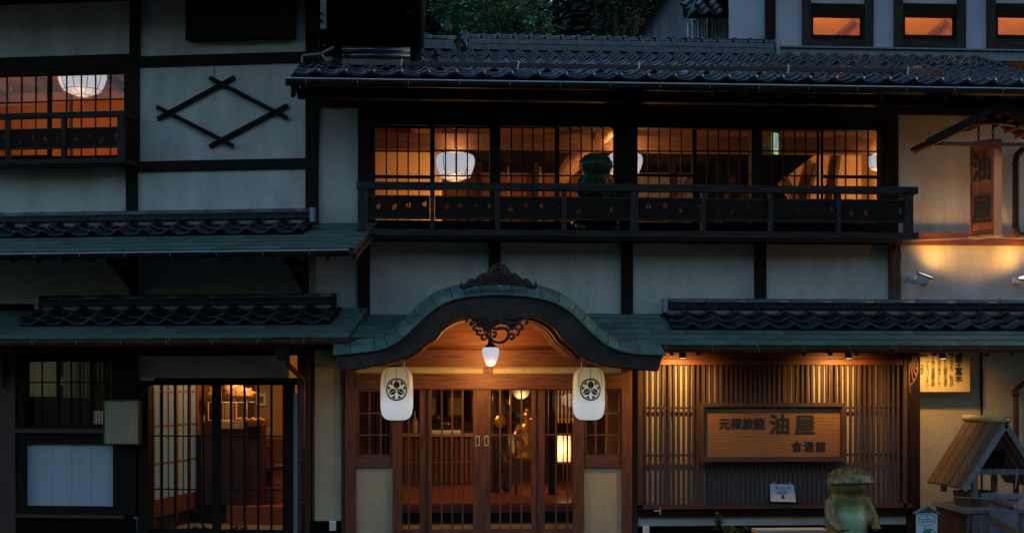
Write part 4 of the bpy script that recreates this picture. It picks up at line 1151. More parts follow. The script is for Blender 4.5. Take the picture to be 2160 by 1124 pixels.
# two wall floodlights
def flood(px, py, lab, yawdeg, power):
    x, z = A(px, py, -.12)
    t = Thing('wall_floodlight', lab, 'floodlight', M, (x, 0, z), 'white floodlights on the wall under the hanging sign')
    b = B(); b.lathe((0, 0, 0), [(.05, 0), (.055, .02), (.02, .05)], 16)
    v = [(x - .07 + p[0], -p[2], z + p[1]) for p in b.v]; b.v = v; t.part('wall_plate', b, WHITE, smooth=True)
    b = B(); b.tube([(x - .07, -.03, z - .01), (x - .05, -.10, z - .02), (x, -.14, z - .01)], .022, 10); t.part('arm', b, WHITE, smooth=True)
    # head: a tapered shell opening up and out
    u = Vector((math.sin(R(yawdeg)) * .5, -.25, .83)).normalized()
    a = u.cross(Vector((0, 1, 0))).normalized(); c_ = u.cross(a).normalized()
    o = Vector((x + .03, -.19, z - .0))
    b = B(); rows = []
    for k, (r1, r2, h) in enumerate(((.02, .02, -.115), (.06, .05, -.10), (.09, .075, -.06), (.115, .09, .0), (.13, .10, .045))):
        rows.append([tuple(o + a * (r1 * math.cos(q)) + c_ * (r2 * math.sin(q)) + u * h) for q in [2*math.pi*i/20 for i in range(21)]])
    b.grid(rows); t.part('housing', b, WHITE, smooth=True)
    b = B(); b.tube([o + a * (.132 * math.cos(q)) + c_ * (.102 * math.sin(q)) + u * .047 for q in [2*math.pi*i/20 for i in range(21)]], .009, 6); t.part('rim', b, GUT, smooth=True)
    b = B(); b.v = [tuple(o + a * (.125 * math.cos(q)) + c_ * (.096 * math.sin(q)) + u * .05) for q in [2*math.pi*i/20 for i in range(20)]]; b.f = [tuple(range(20))]
    t.part('lens', b, emit_mat('flood_lens', (1, .86, .62), 1.3))
    p = o + u * .11 + Vector((0, -.03, 0))
    t.light('lamp_light', tuple(p), power, (1.0, .47, .10), .12, 'SPOT', tuple(p + u + Vector((.35 if yawdeg > 0 else -.5, .02, 0))), 165, .9)
    return t
flood(1942, 588, 'white floodlight on the wall right of the fan bracket, shining up', 35, 28)
flood(2158, 592, 'white floodlight at the right edge below the hanging sign, shining up', -20, 30)

# hanging box sign with its own small roof
dh = -.75
x, zt_ = A(2068, 296, dh); z0 = A(2068, 496, dh)[1]
gx = A(2108, 220, -1.15)[0]; gz = A(2108, 220, -1.15)[1]
t = Thing('sign_canopy', 'small gabled wooden canopy jutting from the wall above the hanging sign', 'canopy', M, (gx, 0, gz))
for sg_ in (-1, 1):
    w_, hh = 1.0, .50
    for k in range(3):
        y0_, y1_ = -1.15 + k * .22, -1.15 + (k + 1) * .22 - .008
        b = B(); b.hexa([(gx, y0_, gz - .05), (gx + sg_*w_, y0_, gz - hh - .05), (gx + sg_*w_, y1_, gz - hh - .05), (gx, y1_, gz - .05), (gx, y0_, gz), (gx + sg_*w_, y0_, gz - hh), (gx + sg_*w_, y1_, gz - hh), (gx, y1_, gz)]); t.part('roof_plank', b, DWX)
    b = B(); b.bar((gx, -1.17, gz - .03), (gx + sg_*w_*1.0, -1.17, gz - hh - .03), .04, .10); t.part('verge_board', b, DWX)
    for k in range(6):
        u = .2 + k * .15
        b = B(); b.box(gx + sg_*w_*u - .02, gx + sg_*w_*u + .02, -1.12, -.52, gz - hh*u - .11, gz - hh*u - .055); t.part('rafter', b, RWX)
b = B(); pts = [(gx + .75 * math.cos(a), -.9, gz - .50 + .30 * math.sin(a)) for a in [math.pi * i / 16 for i in range(17)]]
b.tube(pts, .035, 8); t.part('arched_brace', b, RWX, smooth=True)
b = B(); b.box(gx - .8, gx + .8, -.93, -.87, gz - .53, gz - .48); t.part('tie_beam', b, RWX)
b = B(); b.box(gx - .04, gx + .04, -1.2, 0, gz - .16, gz - .06); t.part('ridge_beam', b, DWX)
t2 = Thing('hanging_box_sign', 'tall red wooden box sign with two black characters hanging from the small canopy', 'hanging sign', M, (x, dh, z0))
ang = R(-60)
class LF(Frame): pass
wS, dS = .40, .17
def rot(px_, py_): return (x + .02 + px_ * math.cos(ang) - py_ * math.sin(ang), dh + px_ * math.sin(ang) + py_ * math.cos(ang))
cs_ = [rot(-wS/2, 0), rot(wS/2, 0), rot(wS/2, dS), rot(-wS/2, dS)]
b = B(); b.hexa([(*p, z0) for p in cs_] + [(*p, zt_) for p in cs_]); t2.part('box', b, mat('red_sign_wood', (.36, .072, .020), .6, .3, 4, (5, 5, .7), .3))
b = B()
for (a0, a1) in (((-wS/2+.03, z0+.05), (wS/2-.03, z0+.05)), ((-wS/2+.03, zt_-.05), (wS/2-.03, zt_-.05)), ((-wS/2+.03, z0+.05), (-wS/2+.03, zt_-.05))):
    p, q = rot(a0[0], -.003), rot(a1[0], -.003); b.bar((*p, a0[1]), (*q, a1[1]), .006, .008)
t2.part('border_line', b, INK)
b = B(); b.hexa([(*p, z0-.03) for p in [rot(-wS/2-.02, -.02), rot(wS/2+.02, -.02), rot(wS/2+.02, dS+.02), rot(-wS/2-.02, dS+.02)]] + [(*p, z0-.002) for p in [rot(-wS/2-.02, -.02), rot(wS/2+.02, -.02), rot(wS/2+.02, dS+.02), rot(-wS/2-.02, dS+.02)]]); t2.part('bottom_rail', b, mat('pale_rail', (.35, .2, .1), .6))
for ch, py in (('油', 357), ('屋', 446)):
    me = text_mesh('lettering', ch, .42, INK, 1, .008, ext=.002)
    p = rot(0, -.008); z = A(2068, py, dh)[1]
    t2.inst('lettering', me, (p[0], p[1], z), (0, 0, ang), scale=(.80, 1, 1))
b = B()
for k in (-1, 1):
    for j in range(3):
        p = rot(k * .12, dS / 2); zz = zt_ + .02 + j * .07
        b.tube([(p[0] + .018*math.cos(a) * (j % 2), p[1] + .018 * math.cos(a) * (1 - j % 2), zz + .035 * math.sin(a) + .02) for a in [2*math.pi*i/10 for i in range(11)]], .007, 5)
t2.part('chain_link', b, GUT)
b = B(); zz = zt_ + .23; p0, p1 = rot(-.12, dS/2), rot(.12, dS/2); b.tube([(p0[0], p0[1], zt_+.2), (p0[0], p0[1], gz-.3)], .008, 5); b.tube([(p1[0], p1[1], zt_+.2), (p1[0], p1[1], gz-.3)], .008, 5); t2.part('hanger_rod', b, GUT)
# guy wire
pw = rot(0, 0)
b = B(); b.tube([(M.x(1915, -.1), -.1, A(1915, 508, -.1)[1]), (pw[0], pw[1], z0 - .035)], .006, 5); b.tube([(pw[0], pw[1], z0 - .035), (M.x(2230), -.08, A(2200, 506, 0)[1])], .006, 5)
single('guy_wire', b, STEEL, 'thin wire stretched from the balcony corner under the hanging sign', 'wire', base=(M.x(1915, -.1), -.1, 4.2))

# black downpipe at upper right
x, z = A(2143, 330, -.12)
t = Thing('black_downpipe', 'black rain pipe bending out of the wall right of the hanging sign', 'downpipe', M, (x, -.12, A(2143, 495, -.12)[1]))
b = B(); b.tube([(x + .35, -.12, z + .16), (x + .10, -.12, z + .10), (x + .02, -.12, z + .02), (x, -.12, z - .1), (x, -.12, A(2143, 480, -.12)[1]), (x + .04, -.12, A(2143, 495, -.12)[1]), (x + .3, -.12, A(2143, 500, -.12)[1])], .05, 12); t.part('pipe', b, GUT, smooth=True)
for py in (345, 478): b = B(); b.tube([(x, -.12, A(2143, py, -.12)[1]), (x, -.12, A(2143, py + 3, -.12)[1])], .058, 12); t.part('collar', b, GUT)
x, z = A(2152, 818, -.02)
t = Thing('copper_downpipe', 'reddish copper rain pipe at the right edge beside the well house', 'downpipe', M, (x, .1, 0))
b = B(); b.tube([(x, .12, 0.0), (x, .12, z - .1), (x + .02, .12, z), (x + .2, .0, z + .15)], .042, 12); t.part('pipe', b, GUTB, smooth=True)
b = B(); b.tube([(x, .12, z - .12), (x, .12, z - .02)], .055, 12); t.part('collar', b, GUTB, smooth=True)

# ---------------- toads
def remeshed(name, balls, voxel, smooth_it, m):
    b = B()
    for c, r, sc in balls: b.ball(c, r, 20, 14, sc)
    me = b.mesh(name, m); o = bpy.data.objects.new('tmp', me); COL.objects.link(o)
    md = o.modifiers.new('r', 'REMESH'); md.mode = 'VOXEL'; md.voxel_size = voxel
    s_ = o.modifiers.new('s', 'SMOOTH'); s_.iterations = smooth_it; s_.factor = .6
    dg = bpy.context.evaluated_depsgraph_get(); dg.update()
    r_ = bpy.data.meshes.new_from_object(o.evaluated_get(dg)); bpy.data.objects.remove(o)
    r_.name = name; r_.materials.clear(); r_.materials.append(m); clear_smooth(r_)
    return r_
def toad_mat(name, back_, belly, mid):
    m = mat(name, back_, .42, .4, 9, bump=.5, bscale=14, coat=.25)
    n, l = m.node_tree.nodes, m.node_tree.links; p = n['Principled BSDF']
    tc = n.new('ShaderNodeTexCoord'); sx = n.new('ShaderNodeSeparateXYZ'); l.new(tc.outputs['Object'], sx.inputs[0])
    # belly mask: |x| small, front side, below the chin
    ab = n.new('ShaderNodeMath'); ab.operation = 'ABSOLUTE'; l.new(sx.outputs[0], ab.inputs[0])
    m1 = n.new('ShaderNodeMapRange'); m1.inputs[1].default_value = .24; m1.inputs[2].default_value = .13; l.new(ab.outputs[0], m1.inputs[0])
    m2 = n.new('ShaderNodeMapRange'); m2.inputs[1].default_value = -.02; m2.inputs[2].default_value = -.12; l.new(sx.outputs[1], m2.inputs[0])
    m3 = n.new('ShaderNodeMapRange'); m3.inputs[1].default_value = 1.02; m3.inputs[2].default_value = .80; l.new(sx.outputs[2], m3.inputs[0])
    a = n.new('ShaderNodeMath'); a.operation = 'MULTIPLY'; l.new(m1.outputs[0], a.inputs[0]); l.new(m2.outputs[0], a.inputs[1])
    c = n.new('ShaderNodeMath'); c.operation = 'MULTIPLY'; l.new(a.outputs[0], c.inputs[0]); l.new(m3.outputs[0], c.inputs[1])
    mx = n.new('ShaderNodeMix'); mx.data_type = 'RGBA'; l.new(c.outputs[0], mx.inputs[0])
    src = p.inputs['Base Color'].links[0].from_socket; l.new(src, mx.inputs[6]); mx.inputs[7].default_value = (*belly, 1)
    l.new(mx.outputs[2], p.inputs['Base Color']); return m
def make_toad(name, label, base, rotz, m, wart_m, scale, plinth=True, claw=(.25, .24, .2)):
    t = Thing(name, label, 'toad statue', M, base)
    t.o.scale = (scale,) * 3; t.o.rotation_euler = (0, 0, rotz)
    balls = [((0, .02, .30), .36, (1.0, .85, .85)), ((0, .02, .58), .33, (.98, .80, 1.1)), ((0, .0, .85), .26, (.98, .85, 1)), ((0, -.02, 1.05), .24, (1, .9, .8)),
((0, -.08, 1.19), .355, (1.0, .94, .58)), ((0, -.04, 1.25), .31, (1.02, .95, .48)), ((0, -.08, 1.12), .315, (1.0, .9, .42)), ((0, -.04, 1.00), .275, (1, .9, .7))]
    for s_ in (-1, 1):
        balls += [((s_*.28, -.02, .88), .10, (1, 1, 1.1)), ((s_*.33, -.06, .78), .085, (1, 1, 1.2)), ((s_*.35, -.12, .68), .078, (1, 1, 1.2)), ((s_*.33, -.20, .60), .07, (1, 1.1, 1)), ((s_*.29, -.28, .55), .068, (1.1, 1, .8)),
                  ((s_*.36, -.02, .18), .17, (.9, 1.3, .9)), ((s_*.36, -.22, .09), .11, (1, 1.4, .7))]
        for k in (-1, 0, 1): balls.append(((s_*.27 + k*.045, -.34, .545), .032, (1, 1.4, .9)))
    body = remeshed('body', balls, .022, 14, m)
    o = t.inst('body', body, base)
    # warts over head and back
    b = B(); rnd = random.Random(5)
    from mathutils.bvhtree import BVHTree
    bvh = BVHTree.FromPolygons([v.co for v in body.vertices], [tuple(p.vertices) for p in body.polygons])
    n_ = 0
    while n_ < 150:
        th_, ph = rnd.uniform(0, 2*math.pi), rnd.uniform(-.15, 1.3)
        dr = Vector((math.cos(th_)*math.cos(ph), math.sin(th_)*math.cos(ph), math.sin(ph)))
        hit = bvh.ray_cast(Vector((0, -.06, 1.2)) + dr * 1.0, -dr)
        n_ += 1
        if hit[0] is None or hit[0].z < 1.12: continue
        q = hit[0] + Vector(base); b.ball(tuple(q), rnd.uniform(.013, .021), 7, 5)
    for _ in range(70):
        q = Vector((rnd.choice((-1, 1)) * .8, rnd.uniform(-.1, .5), rnd.uniform(.3, 1.05))); hit = bvh.ray_cast(q, Vector((-q.x, .1 - q.y, 0)).normalized())
        if hit[0]: b.ball(tuple(hit[0] + Vector(base)), rnd.uniform(.009, .015), 6, 5)
    t.part('wart', b, wart_m, smooth=True, kind='stuff')
    # mouth line
    pts = []
    for i in range(25):
        a = R(-172 + i * 164 / 24); dr = Vector((math.cos(a), math.sin(a), 0))
        hit = bvh.ray_cast(Vector((0, -.06, 1.165 + .022 * math.sin(i * .13))) + dr, -dr)
        if hit[0]: pts.append(hit[0] + Vector(base) + dr * .001)
    b = B(); b.tube(pts, .013, 6); t.part('mouth', b, INK, smooth=True)
    # fore claws with bands
    b = B()
    for s_ in (-1, 1):
        for k in (-1, 0, 1): b.ball((base[0] + s_*.27 + k*.045, base[1] - .385, base[2] + .54), .014)
    t.part('claw', b, INK, smooth=True)
    if plinth:
        b = B(); b.lathe((base[0], base[1], base[2] - .02), [(.42, -.18), (.44, -.16), (.44, -.02), (.42, 0)], 24); t.part('plinth', b, STONE)
    return t
TOADM = toad_mat('painted_toad_skin', (.23, .15, .045), (.34, .44, .22), None)
tx, tz = A(1788, 985, -1.5)
make_toad('toad_statue', 'upright brown painted toad statue with warty head beside the signboard', (tx, -1.5, tz - 1.40*.92), R(14), TOADM, mat('wart_brown', (.05, .032, .012), .35, coat=.3), .92)
GTM = mat('green_toad_glaze', (.004, .040, .016), .4, .5, 8, bump=.5, bscale=12, coat=.08, spec=.25)
gxx, gzz = A(1254, 325, -.30)
gt = make_toad('toad_statue', 'dark green glazed toad statue sitting behind the balcony railing', (gxx, -.30, gzz - 1.40 * .80), R(10), GTM, GTM, .70, False)
gt.o.scale = (.68, .68, .80)

# ---------------- well house
hx0, hz = A(2037, 881, -.45)
hx = hx0
ez = A(1955, 1013, -.45)[1]; ex = A(1955, 1013, -.45)[0]
yN, yF = -1.8, -.45
t = Thing('well_house', 'small weathered wooden well house with steep plank roof and bamboo ridge', 'well house', M, (hx, -1.1, 0))
OLDW = mat('old_plank', (.12, .066, .034), .8, .45, 4, (3, 12, 3), .6, 22, rnd=.25)
OLDG = mat('old_grey_plank', (.16, .15, .15), .85, .4, 5, (8, 8, 1), .6, 25, rnd=.2)
n = 5
for sg_ in (-1, 1):
    for k in range(n):
        ya = yF + (yN - yF) * k / n - .013; yb = yF + (yN - yF) * (k + 1) / n + .013
        ex_ = hx + sg_ * (hx - ex)
        dz_ = random.uniform(-.006, .006)
        b = B(); b.hexa([(hx, yb, hz - .05), (ex_, yb, ez - .03 + dz_), (ex_, ya, ez - .03 + dz_), (hx, ya, hz - .05), (hx, yb, hz - .02), (ex_, yb, ez + dz_), (ex_, ya, ez + dz_), (hx, ya, hz - .02)]); t.part('roof_plank', b, OLDW)
    b = B(); b.bar((hx, yN - .015, hz - .06), (hx + sg_ * (hx - ex), yN - .015, ez - .04), .03, .07); t.part('verge_board', b, OLDG)
b = B(); b.tube([(hx, yF + .05, hz + .0), (hx, yF - .45, hz + .005), (hx, yF - .9, hz), (hx, yN - .08, hz - .0)], .046, 14, cap=False); b.tube([(hx, yN - .08, hz), (hx, yN + .1, hz)], .032, 12)
for y in (yF - .3, yF - .72, yF - 1.15): b.tube([(hx, y, hz), (hx, y - .012, hz)], .050, 14)
t.part('bamboo_ridge', b, mat('bamboo', (.48, .33, .15), .45, .2, 5, (4, 1, 4)), smooth=True)
for sx in (-.36, .36):
    for y in (yF - .12, yN + .14):
        b = B(); b.box(hx + sx - .035, hx + sx + .035, y - .035, y + .035, .72, hz - .68); t.part('post', b, OLDG)
b = B(); b.box(hx - .35, hx + .35, yN + .11, yN + .17, 1.02, 1.09); t.part('cross_beam', b, OLDG)
b = B(); b.box(hx - .35, hx + .35, yF - .16, yF - .10, 1.02, 1.09); t.part('cross_beam', b, OLDG)
b = B(); b.box(hx - .16, hx + .12, yN + .3, yN + .6, 1.10, 1.32); t.part('hanging_shelf', b, DWX)
# cabinet base (clad with planks) and its stone-grey top
cx0 = A(1967, 1055, -.45)[0]; cz = A(1967, 1057, -.45)[1]
xN = A(2037, 1070, yN)[0]
cyN = yN - .02
b = B(); b.hexa([(cx0, yF, cz-.05), (xN - .03, cyN, cz-.05), (hx + 1.2, cyN, cz-.05), (hx + 1.2, yF, cz-.05), (cx0, yF, cz), (xN - .03, cyN, cz), (hx + 1.2, cyN, cz), (hx + 1.2, yF, cz)]); t.part('table_top', b, OLDG)
for k in range(6):
    u0, u1 = k / 6 + .004, (k + 1) / 6 - .004
    xa, ya = cx0 + .05 + (xN - cx0) * u0, yF + (cyN - yF) * u0; xb, yb = cx0 + .05 + (xN - cx0) * u1, yF + (cyN - yF) * u1
    b = B(); b.hexa([(xa, ya, 0), (xb, yb, 0), (xb + .03, yb, 0), (xa + .03, ya, 0), (xa, ya, cz - .052), (xb, yb, cz - .052), (xb + .03, yb, cz - .052), (xa + .03, ya, cz - .052)]); t.part('cladding_plank', b, BWZ)
x = xN + .03
while x < hx + 1.15:
    w_ = random.uniform(.12, .17); b = B(); b.box(x + .004, x + w_ - .004, cyN + .03, cyN + .055, 0, cz - .052); t.part('cladding_plank', b, OLDG); x += w_
# tub, stone block, spout
tcx, tcz = A(2060, 1050, -1.2)
t3 = Thing('wooden_tub', 'round wooden tub standing on the well house table', 'tub', M, (tcx, -1.15, cz + .002))
nst = 18
for k in range(nst):
    a0, a1 = 2*math.pi*k/nst + .012, 2*math.pi*(k+1)/nst - .012
    b = B(); r0, r1 = .27, .29
    b.hexa([(tcx + r0*math.cos(a0), -1.15 + r0*math.sin(a0), cz + .002), (tcx + r0*math.cos(a1), -1.15 + r0*math.sin(a1), cz + .002), (tcx + (r0-.03)*math.cos(a1), -1.15 + (r0-.03)*math.sin(a1), cz + .002), (tcx + (r0-.03)*math.cos(a0), -1.15 + (r0-.03)*math.sin(a0), cz + .002),
            (tcx + r1*math.cos(a0), -1.15 + r1*math.sin(a0), cz + .20), (tcx + r1*math.cos(a1), -1.15 + r1*math.sin(a1), cz + .20), (tcx + (r1-.03)*math.cos(a1), -1.15 + (r1-.03)*math.sin(a1), cz + .20), (tcx + (r1-.03)*math.cos(a0), -1.15 + (r1-.03)*math.sin(a0), cz + .20)]); t3.part('stave', b, OLDW)
b = B(); b.tube([(tcx + .285*math.cos(a), -1.15 + .285*math.sin(a), cz + .12) for a in [2*math.pi*i/28 for i in range(29)]], .008, 5); t3.part('hoop', b, MATS['bamboo'])
sx0, sz1 = A(2076, 1038, -2.0); sx1 = A(2154, 1045, -2.0)[0]
t4 = Thing('stone_water_basin', 'grey stone block with a bamboo spout standing before the well house', 'water basin', M, ((sx0+sx1)/2, -2.1, 0))
STN = mat('grey_stone', (.17, .18, .20), .85, .35, 5, bump=.8, bscale=18)
b = B(); b.box(sx0, sx1, -2.05, -1.9, sz1 - .09, sz1 - .02); t4.part('cap_stone', b, STN)
b = B(); b.box(sx0 + .10, sx1 - .06, -2.02, -1.92, 0, sz1 - .092); t4.part('stone_post', b, STN)
b = B(); p = A(2120, 1062, -2.15); b.tube([(p[0] - .10, -2.0, p[1] + .05), (p[0] + .06, -2.28, p[1] - .03)], .045, 12); b.tube([(p[0] - .12, -1.98, p[1] + .055), (p[0] - .02, -2.1, p[1] + .01)], .05, 12); t4.part('bamboo_spout', b, OLDW, smooth=True)
b = B(); q = A(2098, 1108, -2.2); b.hexa([(q[0]-.02, -2.05, q[1]+.03), (q[0]+.16, -2.5, q[1]-.12), (q[0]+.20, -2.5, q[1]-.12), (q[0]+.02, -2.05, q[1]+.03), (q[0]-.02, -2.05, q[1]+.13), (q[0]+.16, -2.5, q[1]-.02), (q[0]+.20, -2.5, q[1]-.02), (q[0]+.02, -2.05, q[1]+.13)])
t4.part('trough_side', b, OLDW)
b = B(); b.box(q[0] + .45, q[0] + .49, -2.5, -2.06, q[1] - .1, q[1] + .08); t4.part('trough_side', b, OLDW)
b = B(); b.box(q[0] + .02, q[0] + .45, -2.5, -2.06, q[1] - .18, q[1] - .12); t4.part('trough_bed', b, STN)
b = B(); p = A(2143, 1010, -1.9); b.tube([(p[0], -1.95, p[1] + .14), (p[0] - .03, -1.95, p[1] - .12)], [.016, .008], 8)
single('bamboo_ladle', b, OLDG, 'thin grey bamboo dipper hanging in the well house opening', 'ladle', base=(p[0], -1.95, p[1]))

# small house-shaped sign
sd_ = -2.2
c = A(1956, 1066, sd_); xl_, xr_ = A(1934, 1080, sd_)[0], A(1977, 1080, sd_)[0]; ze = A(1956, 1080, sd_)[1]
t = Thing('house_shaped_sign', 'little white sign shaped like a house with cloud drawing before the corner post', 'sign', M, (c[0], sd_, 0))
b = B(); b.prism([(xl_, 0), (xr_, 0), (xr_, ze), (c[0], c[1] - .03), (xl_, ze)], sd_, sd_ + .03); t.part('board', b, PAPER)
for s_, xx in ((-1, xl_ - .03), (1, xr_ + .03)):
    b = B(); b.bar((c[0], sd_ - .02 + .03, c[1] - .01), (xx, sd_ + .01, ze - .015), .10, .016); t.part('roof_board', b, OLDG)
b = B(); b.prism([(xl_ + .015, ze - .004), (xr_ - .015, ze - .004), (c[0], c[1] - .04)], sd_ - .006, sd_ - .002); t.part('gable', b, OLDG)
b = B(); cc = ((xl_ + xr_) / 2, A(1956, 1096, sd_)[1])
pts = [(cc[0] + (.105 + .012 * abs(math.sin(a * 4))) * math.cos(a), sd_ - .003, cc[1] + (.065 + .012 * abs(math.sin(a * 4))) * math.sin(a)) for a in [2*math.pi*i/64 for i in range(65)]]
b.tube(pts, .0028, 4)
b.tube([(cc[0] - .03 + .014*math.cos(a), sd_ - .003, cc[1] - .105 + .01*math.sin(a)) for a in [2*math.pi*i/12 for i in range(13)]], .0025, 4)
for k in range(10): b.box(cc[0] - .08 + k * .016, cc[0] - .07 + k * .016, sd_ - .004, sd_ - .001, cc[1] + .002, cc[1] + .012); b.box(cc[0] - .08 + k * .016, cc[0] - .07 + k * .016, sd_ - .004, sd_ - .001, cc[1] - .026, cc[1] - .016)
b.prism([(cc[0] - .014, cc[1] + .03), (cc[0] + .014, cc[1] + .03), (cc[0], cc[1] + .052)], sd_ - .004, sd_ - .001)
t.part('drawing', b, mat('blue_ink', (.03, .05, .09), .6))
b = B(); b.prism([(cc[0] + .03 + .085*math.cos(a), cc[1] - .17 + .06*math.sin(a)) for a in [math.pi*i/14 for i in range(15)]], sd_ - .004, sd_ - .001); t.part('green_drawing', b, mat('green_ink', (.06, .17, .15), .6))
b = B(); b.prism([(cc[0] + .07 + .022*math.cos(a), cc[1] - .15 + .018*math.sin(a)) for a in [2*math.pi*i/12 for i in range(12)]], sd_ - .007, sd_ - .005); t.part('white_dot', b, WHITE)

# bench/planter top, plants, outlets, faucet rod
x0, x1 = A(1594, 1118, -1.0)[0], A(1745, 1118, -1.0)[0]; z = A(1660, 1116, -1.0)[1]
t = Thing('pale_bench', 'long pale wooden bench beside the toad statue', 'bench', M, ((x0+x1)/2, -1.0, 0))
b = B(); b.box(x0, x1, -1.1, -.75, z - .05, z); t.part('seat', b, mat('pale_bench_wood', (.40, .36, .30), .8, .2, 4, (1, 6, 6)))
for xx in (x0 + .08, x1 - .14):
    b = B(); b.box(xx, xx + .06, -1.05, -.8, -.02, z - .052); t.part('leg', b, OLDG)
def plant(px, py, d, lab, hgt, n, spread, seed, name='potted_plant'):
    rnd = random.Random(seed); x, z = A(px, py, d)
    t = Thing(name, lab, 'plant', M, (x, d, 0))
    b = B(); b.lathe((x, d, 0), [(.08, 0), (.11, .02), (.13, z - hgt - .03), (.14, z - hgt)], 18); t.part('pot', b, mat('clay_pot', (.10, .05, .03), .8))
    st, lf = B(), B()
    for k in range(n):
        a = rnd.uniform(0, 6.28); tip = Vector((x + spread * math.cos(a) * rnd.random(), d + spread * .6 * math.sin(a), z - rnd.random() * hgt * .4)); root = Vector((x, d, z - hgt))
        st.tube([root, (root + tip) / 2 + Vector((0, 0, .03)), tip], [.008, .006, .003], 5)
        for j in range(9):
            u = .35 + .65 * j / 8; c = root.lerp(tip, u); an = rnd.uniform(0, 6.28); ln = rnd.uniform(.05, .09); up = rnd.uniform(-.3, .7)
            dr = Vector((math.cos(an), math.sin(an), up)).normalized(); sd__ = dr.cross(Vector((0, 0, 1))).normalized() * ln * .28
            nb_ = len(lf.v); q = c + dr * ln
            lf.v += [tuple(c), tuple(c + dr * ln * .45 + sd__), tuple(q), tuple(c + dr * ln * .45 - sd__), tuple(c + dr * ln * .5 - Vector((0, 0, .008)))]
            lf.f += [(nb_, nb_+1, nb_+4), (nb_+1, nb_+2, nb_+4), (nb_+2, nb_+3, nb_+4), (nb_+3, nb_, nb_+4)]
    t.part('stem', st, BARK); t.part('foliage', lf, PLANT, kind='stuff')
plant(1516, 1078, -.9, 'tall leafy green plant in a pot below the lattice', .32, 8, .09, 1)
plant(1545, 1110, -1.0, 'low spreading green plant in a pot left of the bench', .16, 9, .24, 2)
for px, py, d, lab, fr in ((702, 1107, -.03, 'small white electric box on the dark base board left of the porch', M), (1362, 1117, -.03, 'small white electric box on the base board right of the porch', M)):
    x, z = fr.at(px, py, d)
    t = Thing('electric_box', lab, 'electric box', fr, (x, d, z), 'white electric boxes low on the wall')
    b = B(); b.hexa([(x-.045, d-.05, z-.07), (x+.045, d-.05, z-.07), (x+.045, d, z-.07), (x-.045, d, z-.07), (x-.045, d-.05, z+.045), (x+.045, d-.05, z+.045), (x+.045, d, z+.065), (x-.045, d, z+.065)]); t.part('case', b, WHITE)
    b = B(); b.tube([(x, d-.052, z+.02), (x, d-.049, z+.02)], .006, 6); t.part('screw', b, INK)
x, z = A(1390, 1077, -.2)
b = B(); b.tube([(x - .07, -.2, z), (x + .02, -.2, z)], .007, 6); b.tube([(x + .02, -.2, z - .05), (x + .02, -.2, z + .05)], .006, 6); b.tube([(x + .02, -.2, z), (x + .02, -.1, z)], .006, 6)
single('faucet_handle', b, STEEL, 'small metal tap handle on the sill right of the porch', 'tap', base=(x, -.2, z))

# ================================================================== LEFT WING
wing = Thing('annex_building', 'left annex of the inn with diamond wall frame and two stacked pent roofs', 'building', L, (0, 0, 0))
LA = L.at
def lbox(name, p0, q0, p1, q1, d0, d1, m, parent=None): return wallbox(wing, L, name, p0, q0, p1, q1, d0, d1, m, parent)
XL = -420
lbox('plaster_panel', XL, 150, -64, 345, .0, .12, PLA); lbox('post', -84, 130, -62, 360, -.04, .12, DWZ)
lbox('plaster_panel', XL, 735, -20, 1100, .0, .1, PLA); lbox('post', -200, 480, -178, 1190, -.04, .1, DWZ); lbox('base_wall', XL, 1100, -20, 1190, -.03, .1, BLACK)
# plaster panels, one per bay
lbox('plaster_panel', XL, -60, 285, 160, .0, .12, PLA)
lbox('plaster_panel', 285, -60, 655, 130, .0, .12, PLA)
lbox('plaster_panel', 285, 130, 655, 345, .0, .12, PLA)
lbox('plaster_panel', 285, 345, 655, 480, .0, .12, PLA)
lbox('plaster_panel', XL, 345, 285, 480, .0, .12, PLA)
lbox('plaster_panel', XL, 480, 668, 640, .01, .12, PLA)
# timber frame
lbox('post', 273, -60, 294, 135, -.04, .1, DWZ); lbox('post', 265, 358, 289, 470, -.04, .1, DWZ)
lbox('post', 644, -60, 670, 480, -.04, .1, DWZ)
lbox('post', 262, 130, 293, 360, -.04, .12, DWZ)
lbox('beam', XL, 124, 273, 152, -.045, .1, DWX); lbox('beam', 294, 114, 644, 136, -.045, .1, DWX)
lbox('beam', XL, -60, 644, 6, -.05, .1, DWX)
lbox('beam', 291, 337, 644, 358, -.045, .1, DWX)
# dark shuttered window at the top
lbox('shutter_box', 391, -60, 616, 79, -.22, 0, DWX)
lbox('shutter_edge', 391, -60, 396, 86, -.25, -.22, DWZ); lbox('shutter_edge', 612, -60, 617, 80, -.25, -.22, DWZ)
# diamond of four crossed bars
dia = wing.node('diamond_frame')
for k, (a, c) in enumerate((((331, 251), (494, 163)), ((443, 165), (606, 250)), ((331, 226), (493, 309)), ((441, 309), (606, 222)))):
    p, q = LA(*a, -.05), LA(*c, -.05); yy = -.03 if k in (0, 3) else -.065
    b = B(); b.bar((p[0], yy, p[1]), (q[0], yy, q[1]), .034, .062, up=(0, 0, 1)); wing.part('diamond_bar', b, DWX, dia)
